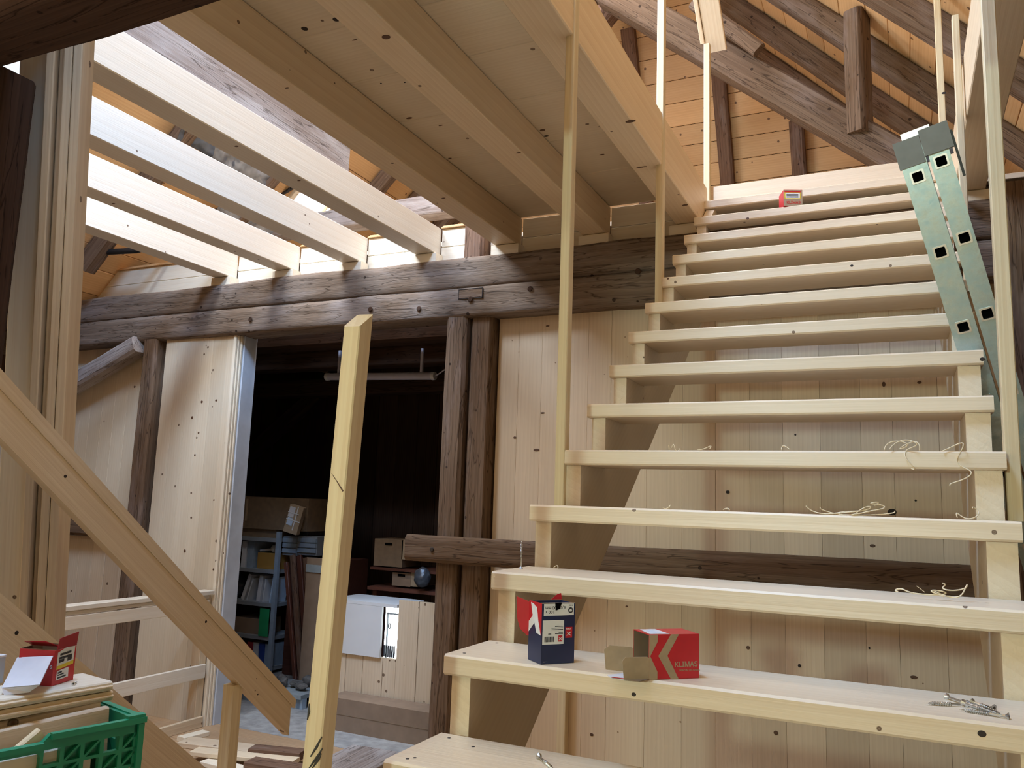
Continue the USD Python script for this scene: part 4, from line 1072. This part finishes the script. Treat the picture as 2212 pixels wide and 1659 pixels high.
zl2 = lambda xx, yy: bh * (1 - (yy - (345 + (xx - 304) * 0.0)) / 600.0)
P = lambda *q: [(xl2(x), zl2(x, y)) for x, y in q]
poly_on(bx_, P((304, 345), (474, 345), (474, 660), (410, 650), (383, 556), (304, 660)), 'red_print', LMf, 'print')
poly_on(bx_, P((330, 362), (372, 372), (398, 400), (410, 385), (430, 520), (468, 664), (412, 652), (352, 470)), 'white_print', LMf, 'logo_stroke', z=0.0003)
poly_on(bx_, P((356, 490), (383, 556), (306, 664), (306, 560)), 'white_print', LMf, 'logo_stroke', z=0.0003)
# torn flaps
fb = o + w * bd
Mf = frame(fb + A(0, 0, 0), -u * 0.9 + w * 0.45, (0, 0, 1))
plate('flap', [(0, 0.052), (0.004, 0.052), (0.020, 0.066), (0.028, 0.092), (0.030, 0.137), (0.004, 0.128), (0, 0.125)], 0.0012, 'red_print', bx_, Mf)
Mf = frame(o + u * bw * 0.66 + w * bd + A(0, 0, bh), u, A(0, 0, 1) + w * 0.2)
plate('flap', [(0, 0), (bw * 0.34, 0), (bw * 0.33, 0.014), (bw * 0.2, 0.011)], 0.0012, 'red_print', bx_, Mf)
Mf = frame(o + A(0, 0, bh - 0.001), u, w - A(0, 0, 0.10))
plate('flap', [(0, 0), (bw, 0), (bw * 0.98, 0.020), (bw * 0.5, 0.03), (0.0, 0.05)], 0.0012, 'kraft', bx_, Mf)
plate('flap', [(bw * 0.40, -0.016), (bw * 0.52, -0.012), (bw * 0.58, 0.001), (bw * 0.38, 0.001)], 0.0010, 'void_black', bx_, frame(o + A(0, 0, bh) + np.cross(u, (0, 0, 1)) * 0.001, u, (0, 0, 1)))


def klimas_front(parent, M, a, h):
    S = lambda pts: [(x * a, (1 - y) * h) for x, y in pts]
    poly_on(parent, S([(0, 0), (.165, 0), (.165, .16), (.02, .48), (.165, .83), (.165, 1), (0, 1)]), 'kraft', M, 'chevron')
    poly_on(parent, S([(.43, 0), (.59, 0), (.36, .48), (.585, 1), (.43, 1), (.18, .48)]), 'kraft', M, 'chevron')


# red carton lying open on the same step
o = A(0.482, -0.687, tz(1) + 0.0006); u = A(0.73, 0.69, 0); u /= np.linalg.norm(u); w = A(-u[1], u[0], 0)
RM = np.eye(4); RM[:3, 0], RM[:3, 1], RM[:3, 2], RM[:3, 3] = u, w, (0, 0, 1), o
ra, rd, rh = 0.116, 0.072, 0.089
rx = thing('screw_box', 'red screw carton lying open on the lower step, its flaps toward the navy one', 'box', o)
for k, m in carton_shell(ra, rd, rh, open_end='left').items():
    obj('side' if k not in ('top', 'bottom') else k, m, 'red_print', rx, RM)
obj('lining', merge(abox((0.0, 0.0018, 0.0018), (ra - 0.002, 0.0022, rh - 0.002)), abox((0.0, rd - 0.0022, 0.0018), (ra - 0.002, rd - 0.0018, rh - 0.002)), abox((0, 0.002, 0.0017), (ra - 0.002, rd - 0.002, 0.0021)), abox((ra - 0.0024, 0.002, 0.002), (ra - 0.002, rd - 0.002, rh - 0.002))), 'kraft_dark', rx, RM)
fn = np.cross(u, (0, 0, 1))
FM = np.eye(4); FM[:3, 0], FM[:3, 1], FM[:3, 2], FM[:3, 3] = u, (0, 0, 1), fn, o + fn * 0.0002
klimas_front(rx, FM, ra, rh)
text_on(rx, 'KLIMAS', rh * 0.115, 'kraft', FM, ra * 0.50, rh * 0.265)
text_on(rx, 'PREMIUM FASTENERS', rh * 0.038, 'kraft', FM, ra * 0.585, rh * 0.165, bold=False)
TM = RM.copy(); TM[:3, 3] = o + A(0, 0, rh + 0.0002)
poly_on(rx, [(0.004, 0.006), (ra * 0.42, 0.004), (ra * 0.42, rd - 0.004), (0.012, rd - 0.006)], 'paper_white', TM, 'label')
poly_on(rx, [(0.014, 0.016), (ra * 0.30, 0.014), (ra * 0.30, rd - 0.014), (0.02, rd - 0.016)], 'pale_blue_print', TM, 'label', z=0.0004)
Mf = frame(o, -u, (0, 0, 1))
plate('flap', [(0, 0.0), (0.056, 0.002), (0.060, 0.038), (0.053, 0.046), (0.004, 0.045), (0, 0.043)], 0.0014, 'kraft', rx, Mf)
Mf = frame(o + w * rd, -u * 0.95 + w * 0.3, (0, 0, 1))
plate('flap', [(0, 0.0), (0.058, 0.004), (0.062, 0.045), (0.05, 0.054), (0.006, 0.052), (0, 0.05)], 0.0014, 'kraft', rx, Mf)
Mf = frame(o + A(0, 0, 0.0015), -u, w)
plate('flap', [(0, 0), (0.052, 0.004), (0.074, 0.022), (0.07, 0.05), (0, rd)], 0.0012, 'paper_white', rx, Mf)
plate('flap_edge', [(0.052, 0.004), (0.074, 0.022), (0.071, 0.026), (0.05, 0.009)], 0.0004, 'red_print', rx, frame(o + A(0, 0, 0.0029), -u, w))
Mf = frame(o + fn * 0.001 + A(0, 0, 0.0005), -u * 0.9, fn)
plate('flap', [(0.0, 0), (0.056, 0), (0.03, 0.016)], 0.0012, 'kraft_dark', rx, Mf)

# small carton high up on the stairs
o = at(1693, 445, Z=tz(12)) + A(0, 0.004, 0.0006); u = A(0.92, 0.36, 0); u /= np.linalg.norm(u); w = A(-u[1], u[0], 0)
SMm = np.eye(4); SMm[:3, 0], SMm[:3, 1], SMm[:3, 2], SMm[:3, 3] = u, w, (0, 0, 1), o
sa, sd_, sh_ = 0.094, 0.095, 0.088
sx = thing('screw_box', 'small red and kraft screw carton on the highest step', 'box', o)
for k, m in carton_shell(sa, sd_, sh_).items():
    obj('side' if k not in ('top', 'bottom') else k, m, 'kraft' if k in ('front',) else 'red_print', sx, SMm)
fn = np.cross(u, (0, 0, 1))
FM = np.eye(4); FM[:3, 0], FM[:3, 1], FM[:3, 2], FM[:3, 3] = u, (0, 0, 1), fn, o + fn * 0.0003
poly_on(sx, [(0.004, sh_ * 0.44), (sa * 0.9, sh_ * 0.44), (sa * 0.9, sh_ * 0.93), (0.004, sh_ * 0.93)], 'yellow_print', FM, 'label')
poly_on(sx, [(0.009, sh_ * 0.49), (sa * 0.86, sh_ * 0.49), (sa * 0.86, sh_ * 0.80), (0.009, sh_ * 0.80)], 'white_print', FM, 'label', z=0.0003)
poly_on(sx, [(0.004, sh_ * 0.84), (sa * 0.9, sh_ * 0.84), (sa * 0.9, sh_ * 0.93), (0.004, sh_ * 0.93)], 'red_print', FM, 'label', z=0.0003)
for j in range(3):
    poly_on(sx, [(0.014, sh_ * (0.53 + 0.08 * j)), (sa * 0.78, sh_ * (0.53 + 0.08 * j)), (sa * 0.78, sh_ * (0.57 + 0.08 * j)), (0.014, sh_ * (0.57 + 0.08 * j))], 'ink' if j else 'binder_blue', FM, 'small_print', z=0.0006)
text_on(sx, 'KLIMAS', sh_ * 0.15, 'red_print', FM, sa * 0.14, sh_ * 0.16)
GM = np.eye(4); GM[:3, 0], GM[:3, 1], GM[:3, 2], GM[:3, 3] = w, (0, 0, 1), np.cross(w, (0, 0, 1)), o + u * (sa + 0.0003)
poly_on(sx, [(0.0, sh_ * 0.2), (0.0, sh_ * 0.62), (sd_ * 0.55, sh_ * 0.9), (sd_ * 0.55, sh_ * 0.55), (sd_ * 0.2, sh_ * 0.35)], 'kraft', GM, 'chevron')
poly_on(sx, [(0.0, 0), (sd_, 0), (sd_ * 0.5, sh_ * 0.2), (0, sh_ * 0.1)], 'dark_red_print', GM, 'print')


# ------------------------------------------------------------------ screws
def screw_mesh(L, r=0.003):
    x = np.linspace(0, L, int(L / 0.0006))
    rr = np.full_like(x, r * 0.72)
    th = (x < L * 0.62)
    rr = np.where(th, r * (0.78 + 0.30 * np.sin(x / 0.0030 * 2 * math.pi)), rr)
    rr = np.where(x < 0.012, rr * np.maximum(0.08, x / 0.012), rr)
    hd = x > L - 0.0055
    rr = np.where(hd, r * 0.72 + (x - (L - 0.0055)) / 0.0055 * r * 1.25, rr)
    m = tube_mesh(np.stack([x, x * 0, x * 0], 1), list(rr), 8)
    return m


def screw(head, tip, label, r=0.0036, group=None):
    head, tip = np.asarray(head, float), np.asarray(tip, float)
    M, L = axes(tip, head)
    t = thing('wood_screw', label, 'screw', (head + tip) / 2, group=group)
    obj('shank', screw_mesh(L, r), 'zinc', t, M, smooth=35)
    ds = disc((L, 0, 0), (1, 0, 0), r * 0.9, 0.0004, 12, along=(0, 1, 0))
    obj('drive_recess', ds, 'screw_dark', t, M)


z1 = tz(1) + 0.0045
S1 = [((2045, 1505), (2140, 1538), 0, 'screw at the back of the heap on the lower step, head to the left'), ((2088, 1522), (2000, 1519), 0, 'screw pointing left out of the heap on the lower step'), ((2180, 1548), (2072, 1532), 0, 'screw of the heap with its head farthest right'),
      ((2148, 1530), (2076, 1514), 0.005, 'screw lying across the top of the heap, head at right'), ((2080, 1518), (2166, 1544), 0.006, 'screw crossing the heap from its middle head toward lower right'), ((2100, 1516), (2150, 1534), 0.010, 'topmost short-looking screw of the heap')]
for (h, t_, dz, lb) in S1:
    screw(at(*h, Z=z1 + dz), at(*t_, Z=z1 + dz * 0.6 - 0.001), lb)
q = at(1125, 1229, Z=tz(2))
screw(q + A(0, 0, 0.001), q + A(0, 0, 0.078), 'long screw standing on its head on the third visible step', 0.0032)
screw(at(1164, 1634, Z=tz(0) + 0.0045), at(1195, 1662, Z=tz(0) + 0.003), 'screw lying on the lowest visible step')


# ------------------------------------------------------------------ wood shavings
def shaving(px, k, label, r=0.0014, lift=None, dy=0.01, extra=None):
    """A curl of planed wood drawn along pixel way points on the front edge of tread k."""
    Y = ty(k) + dy
    pts = [at(x, y, Y=Y) for x, y in px]
    from scipy.interpolate import CubicSpline
    t = np.arange(len(pts)); cs = CubicSpline(t, np.array(pts))
    s = np.linspace(0, len(pts) - 1, 10 * len(pts))
    P_ = cs(s)
    P_[:, 1] += 0.006 * np.sin(s * 1.7)
    obj('wood_shaving', tube_mesh(P_, r, 5), 'shaving', smooth=True, label=label, cat='wood shaving')


shaving([(1911, 972), (1918, 958), (1940, 953), (1960, 962), (1944, 969), (1968, 955), (1985, 960), (1986, 973)], 4, 'tangle of thin shavings on the eye-level step, at right of its middle')
shaving([(1922, 970), (1938, 955), (1962, 951), (1980, 960), (1966, 968), (1956, 976), (1957, 990), (1972, 1008), (1968, 1012)], 4, 'thin shaving loop hanging over the front of the eye-level step', dy=-0.004)
shaving([(2036, 974), (2060, 963), (2078, 957), (2079, 968), (2069, 988), (2074, 1005), (2097, 1019), (2086, 1033), (2062, 1042), (2052, 1049)], 4, 'thick zigzag shaving hanging from the eye-level step near its right end', r=0.0016, dy=-0.005)
shaving([(1444, 961), (1449, 968), (1455, 960), (1460, 971), (1468, 969)], 4, 'small shaving curl at left on the eye-level step')
shaving([(1506, 971), (1520, 969), (1534, 964), (1534, 970)], 4, 'short shaving right of the small curl on the eye-level step')
shaving([(1688, 972), (1692, 963), (1706, 971)], 4, 'tiny upright shaving in the middle of the eye-level step')
shaving([(1741, 1093), (1760, 1106), (1790, 1110), (1830, 1107), (1872, 1101), (1878, 1094), (1850, 1108)], 3, 'long flat shaving at the middle of the step with a split knot')
shaving([(1772, 1097), (1790, 1106), (1835, 1112), (1880, 1104), (1908, 1098), (1904, 1091), (1882, 1088), (1893, 1085), (1888, 1092)], 3, 'shaving with a curled upper end, middle of the same step')
shaving([(1800, 1110), (1850, 1104), (1876, 1106), (1840, 1112), (1890, 1112), (1932, 1104)], 3, 'flat shaving end pointing at the black wall knot')
shaving([(2068, 1118), (2070, 1110), (2088, 1120), (2108, 1116), (2114, 1106), (2106, 1097), (2101, 1098)], 3, 'round shaving hook near the right end of the step')
shaving([(1432, 1096), (1440, 1098), (1448, 1092), (1446, 1098)], 3, 'tiny curl at the left of the step below eye level')
shaving([(1562, 1101), (1570, 1098), (1576, 1102)], 3, 'tiny crumb of shaving on the step below eye level')
shaving([(1940, 1278), (1936, 1274), (1950, 1273), (1975, 1281), (2030, 1285), (2040, 1279), (2014, 1275), (2040, 1288)], 2, 'thick pale shaving flat on the third visible step', r=0.0016, dy=0.1)
shaving([(2036, 1260), (2040, 1266), (2038, 1272), (2060, 1275), (2086, 1270), (2089, 1264), (2080, 1280), (2060, 1290), (2016, 1276)], 2, 'shaving ring standing up on the third visible step', r=0.0015, dy=0.1)
shaving([(1980, 1266), (1998, 1280)], 2, 'straight splinter beside the shaving ring', r=0.0008, dy=0.12)
shaving([(1196, 1226), (1202, 1222), (1206, 1228)], 2, 'crumb of shaving near the standing screw', dy=0.2)
shaving([(1338, 870), (1340, 862), (1347, 859), (1352, 866), (1350, 872)], 5, 'thin shaving loop at the left of the sixth visible step', r=0.0007)
shaving([(1958, 550), (1966, 553), (1972, 547), (1966, 552), (1962, 555)], 10, 'small forked shaving near the ladder on an upper step', r=0.001, dy=0.06)

# ------------------------------------------------------------------ green crate with timber and a carton, lower left
XA, XB, YA, YB, ZB, ZT = -0.86, -0.462, -1.71, -1.112, 0.79, 1.09
bench = thing('work_bench', 'rough plank bench carrying the green crate', 'bench', (-0.66, -1.4, 0))
for i in range(4):
    box('plank', (-1.19 + 0.21 * i, -2.05, 0.755), (-0.985 + 0.21 * i, -0.95, 0.789), 'pine_board', bench, 1)
for (x, y) in ((-1.05, -2.0), (-0.45, -2.0), (-1.05, -1.05), (-0.45, -1.05)):
    box('leg', (x, y, 0), (x + 0.06, y + 0.06, 0.754), 'pine_board', bench, 2)
CRT = trimesh.transformations.rotation_matrix(math.radians(-14.0), (0, 0, 1), (XB, YB, 0))
crate = thing('crate', 'green plastic lattice crate filled with offcuts at the lower left', 'crate', ((XA + XB) / 2, (YA + YB) / 2, ZB))


def crate_side(L, handle):
    """Lattice wall, local x along the wall, y up, z outward."""
    H = ZT - ZB
    wall = sbox(0, 0, L, H)
    if handle:
        c = L / 2
        wall = wall.difference(Polygon([(c - 0.125, H + 1), (c - 0.125, H), (c - 0.112, H - 0.013), (c + 0.112, H - 0.013), (c + 0.125, H), (c + 0.125, H + 1)]))
        wall = wall.difference(sbox(c - 0.10, H - 0.068, c + 0.10, H - 0.040).buffer(0.010))
    parts = []
    nx = int(round(L / 0.037)); nz = 8
    cells = []
    z0_, z1_ = 0.012, H - 0.024
    for i in range(nx):
        for j in range(nz):
            x0, x1 = L * i / nx + 0.004, L * (i + 1) / nx - 0.004
            a, b = z0_ + (z1_ - z0_) * j / nz + 0.003, z0_ + (z1_ - z0_) * (j + 1) / nz - 0.003
            if handle and abs((x0 + x1) / 2 - L / 2) < 0.118 and b > H - 0.085:
                continue
            cells.append((x0, x1, a, b, (i + 2 * j) % 3))
    g = wall
    for (x0, x1, a, b, k) in cells:
        hole = sbox(x0, a, x1, b)
        dg = affinity.rotate(sbox(-0.03, -0.0022, 0.03, 0.0022), math.degrees(math.atan2(b - a, x1 - x0)), origin=(0, 0))
        dg = affinity.translate(dg, (x0 + x1) / 2, (a + b) / 2)
        if k != 1:
            hole = hole.difference(dg)
        g = g.difference(hole)
    ribs = [trimesh.creation.extrude_polygon(p, 0.012, engine='earcut') for p in getattr(g, 'geoms', [g]) if p.area > 1e-6]
    back = wall
    ms = ribs
    for (x0, x1, a, b, k) in cells:
        if k != 1:
            m = trimesh.creation.box((x1 - x0 + 0.002, b - a + 0.002, 0.002)); m.apply_translation(((x0 + x1) / 2, (a + b) / 2, 0.001)); ms.append(m)
    return merge(*ms)


def wall_frame(o, u):
    u = A(*u); M = np.eye(4); M[:3, 0], M[:3, 1], M[:3, 2], M[:3, 3] = u, (0, 0, 1), np.cross(u, (0, 0, 1)), o
    return M


for (o_, u_, L_, h_) in ((A(XB - 0.012, YA, ZB), (0, 1, 0), YB - YA, True), (A(XA + 0.012, YB, ZB), (0, -1, 0), YB - YA, True), (A(XB, YB - 0.012, ZB), (-1, 0, 0), XB - XA, False), (A(XA, YA + 0.012, ZB), (1, 0, 0), XB - XA, False)):
    obj('lattice_side', crate_side(L_, h_), 'crate_green', crate, CRT @ wall_frame(o_, u_))
obj('base', abox((XA, YA, ZB), (XB, YB, ZB + 0.006)), 'crate_green', crate, CRT)
c_ = (YA + YB) / 2
rim = [abox((XB - 0.004, c_ + 0.125, ZT - 0.008), (XB + 0.010, YB + 0.008, ZT + 0.003)), abox((XB - 0.004, YA - 0.008, ZT - 0.008), (XB + 0.010, c_ - 0.125, ZT + 0.003)), abox((XB - 0.004, c_ - 0.112, ZT - 0.022), (XB + 0.009, c_ + 0.112, ZT - 0.012)),
       abox((XA - 0.010, YA - 0.008, ZT - 0.008), (XA + 0.004, YB + 0.008, ZT + 0.003)), abox((XA, YB - 0.004, ZT - 0.008), (XB, YB + 0.010, ZT + 0.003)), abox((XA, YA - 0.010, ZT - 0.008), (XB, YA + 0.004, ZT + 0.003)),
       abox((XB - 0.002, c_ - 0.115, ZT - 0.076), (XB + 0.006, c_ + 0.115, ZT - 0.070))]
obj('rim', merge(*rim), 'crate_green', crate, CRT)
for (x, y) in ((XB, YB), (XA, YB), (XB, YA), (XA, YA)):
    obj('corner_post', abox((x - 0.006, y - 0.006, ZB), (x + 0.006, y + 0.006, ZT - 0.01)), 'crate_green', crate, CRT)
    obj('corner_lug', abox((x - 0.012, y - 0.030, ZT + 0.003), (x + 0.008, y + 0.006, ZT + 0.009)), 'crate_green', crate, CRT)
# offcuts inside
IN = [((-0.50, -1.66, 1.005), (-0.50, -1.20, 1.015), 0.05, 0.09, 'pine_pale', 'rough white offcut standing on edge inside the green crate'),
      ((-0.56, -1.66, 1.03), (-0.56, -1.135, 1.055), 0.02, 0.09, 'pine_board', 'first thin pine board on edge inside the green crate'),
      ((-0.59, -1.66, 1.035), (-0.59, -1.14, 1.063), 0.02, 0.09, 'pine', 'second thin pine board on edge inside the green crate'),
      ((-0.66, -1.66, 0.96), (-0.66, -1.14, 0.96), 0.10, 0.12, 'pine_board', 'thick offcut deep inside the green crate'),
      ((-0.486, -1.50, 0.93), (-0.486, -1.29, 1.085), 0.018, 0.035, 'pine_batten', 'pointed batten tip poking up by the crate handle')]
for (p, q, w_, h_, mt, lb) in IN:
    p, q = [(CRT @ np.append(e, 1.0))[:3] for e in (A(*p), A(*q))]
    timber('offcut', p, q, w_, h_, mt, label=lb, cat='offcut')
ang = A(0.036, 0.22, 0); ang /= np.linalg.norm(ang)
for i, (z, lb) in enumerate(((1.105, 'lower one of the two grooved boards lying across the green crate'), (1.1255, 'upper board across the green crate, bright top, carrying a carton'))):
    e = A(-0.640, -1.078, z + 0.0095) + A(0, -0.004 * i, 0)
    gb = thing('groove_board', lb, 'board', e)
    timber('board', e - ang * 0.95, e, 0.125, 0.019, 'pine_pale' if i else 'pine', gb)
    sdv = A(ang[1], -ang[0], 0) * 0.0625
    timber('tongue', e - ang * 0.95 + sdv * 1.04, e + sdv * 1.04 - ang * 0.002, 0.007, 0.006, 'pine', gb)

# torn red carton on the boards
o = A(-0.637, -1.192, 1.1452); u = A(-0.30, 0.955, 0); u /= np.linalg.norm(u)      # label face runs along u
w = A(-u[1], u[0], 0)                                                             # to the left
KM = np.eye(4); KM[:3, 0], KM[:3, 1], KM[:3, 2], KM[:3, 3] = u, w, (0, 0, 1), o
ka, kd, kh = 0.068, 0.080, 0.072
kx = thing('screw_box', 'torn red carton with its white lid hanging open, on the boards at left', 'box', o)
for k, m in carton_shell(ka, kd, kh, open_end='top').items():
    obj('side' if k != 'bottom' else k, m, 'red_print', kx, KM)
obj('lining', merge(abox((0.0018, 0.0018, 0.002), (0.0022, kd - 0.002, kh)), abox((0.002, kd - 0.0022, 0.002), (ka - 0.002, kd - 0.0018, kh)), abox((ka - 0.0022, 0.002, 0.002), (ka - 0.0018, kd - 0.002, kh))), 'kraft_dark', kx, KM)
fn = np.cross(u, (0, 0, 1))
FM = np.eye(4); FM[:3, 0], FM[:3, 1], FM[:3, 2], FM[:3, 3] = u, (0, 0, 1), fn, o + fn * 0.0003
poly_on(kx, [(ka * 0.14, kh * 0.42), (ka * 0.90, kh * 0.48), (ka * 0.93, kh * 0.98), (ka * 0.5, kh * 1.0), (ka * 0.14, kh * 0.9)], 'white_print', FM, 'label')
poly_on(kx, [(ka * 0.14, kh * 0.42), (ka * 0.90, kh * 0.48), (ka * 0.90, kh * 0.58), (ka * 0.14, kh * 0.52)], 'yellow_print', FM, 'label', z=0.0003)
poly_on(kx, [(ka * 0.16, kh * 0.12), (ka * 0.72, kh * 0.14), (ka * 0.70, kh * 0.42), (ka * 0.18, kh * 0.38)], 'white_print', FM, 'label', z=0.0001)
for (x0, z0_, x1, z1_) in ((.25, .80, .75, .86), (.22, .70, .80, .76), (.22, .60, .45, .68), (.60, .60, .80, .72), (.22, .30, .40, .34), (.22, .24, .50, .27), (.22, .16, .60, .20)):
    poly_on(kx, [(ka * x0, kh * z0_), (ka * x1, kh * (z0_ + 0.02)), (ka * x1, kh * (z1_ + 0.02)), (ka * x0, kh * z1_)], 'ink', FM, 'small_print', z=0.0006)
Mf = frame(o + u * (ka * 0.08) + A(0, 0, kh), u, A(0, 0, 1) + fn * 0.05)
plate('flap', [(0, 0), (ka * 0.9, 0), (ka * 0.92, 0.028), (0.004, 0.022)], 0.0012, 'dark_red_print', kx, Mf)
Mf = frame(o + u * ka * 0.5 + w * kd * 0.55 + A(0, 0, kh), w, A(0, 0, 0.45) - u)
plate('flap', [(-0.03, 0), (0.035, 0), (0.034, 0.03), (-0.02, 0.04)], 0.0012, 'red_print', kx, Mf)
# hanging lid, white inside: a big flap sloping forward and to the left
lp = [at(38, 1421, Y=-1.215), at(115, 1418, Y=-1.200), at(86, 1480, Y=-1.262), at(4, 1487, Y=-1.285)]
n_ = np.cross(lp[1] - lp[0], lp[3] - lp[0]); n_ /= np.linalg.norm(n_)
V = np.array(lp + [q - n_ * 0.0015 for q in lp])
obj('lid', trimesh.Trimesh(V, [(0, 1, 2), (0, 2, 3), (4, 6, 5), (4, 7, 6), (0, 5, 1), (0, 4, 5), (1, 6, 2), (1, 5, 6), (2, 7, 3), (2, 6, 7), (3, 4, 0), (3, 7, 4)], process=False), 'paper_white', kx)
lq = [lp[3], lp[2], at(62, 1496, Y=-1.262), at(9, 1503, Y=-1.285)]
V = np.array(lq + [q - n_ * 0.0015 for q in lq])
obj('lid_lip', trimesh.Trimesh(V, [(0, 1, 2), (0, 2, 3), (4, 6, 5), (4, 7, 6), (0, 5, 1), (0, 4, 5), (1, 6, 2), (1, 5, 6), (2, 7, 3), (2, 6, 7), (3, 4, 0), (3, 7, 4)], process=False), 'paper_white', kx)
text_on(kx, 'S', 0.0062, 'white_print', wall_frame(o + w * kd - u * 0.0003, tuple(-w)), kd * 0.90, kh * 0.48)
q = at(160, 1475, Z=1.1452 + 0.003)
screw(q + A(0.006, -0.006, 0), q + A(-0.010, 0.016, -0.001), 'small dark screw on the board beside the torn red carton', 0.0022)
q = at(2, 1474, Z=1.1452)
pb = thing('screw_box', 'pale blue carton cut by the left edge of the picture', 'box', q)
obj('body', abox(q + A(-0.075, -0.05, 0.0), q + A(0.006, 0.0, 0.052)), 'pale_blue_print', pb)
obj('lid', abox(q + A(-0.076, -0.051, 0.0525), q + A(0.0075, 0.001, 0.056)), 'white_print', pb)
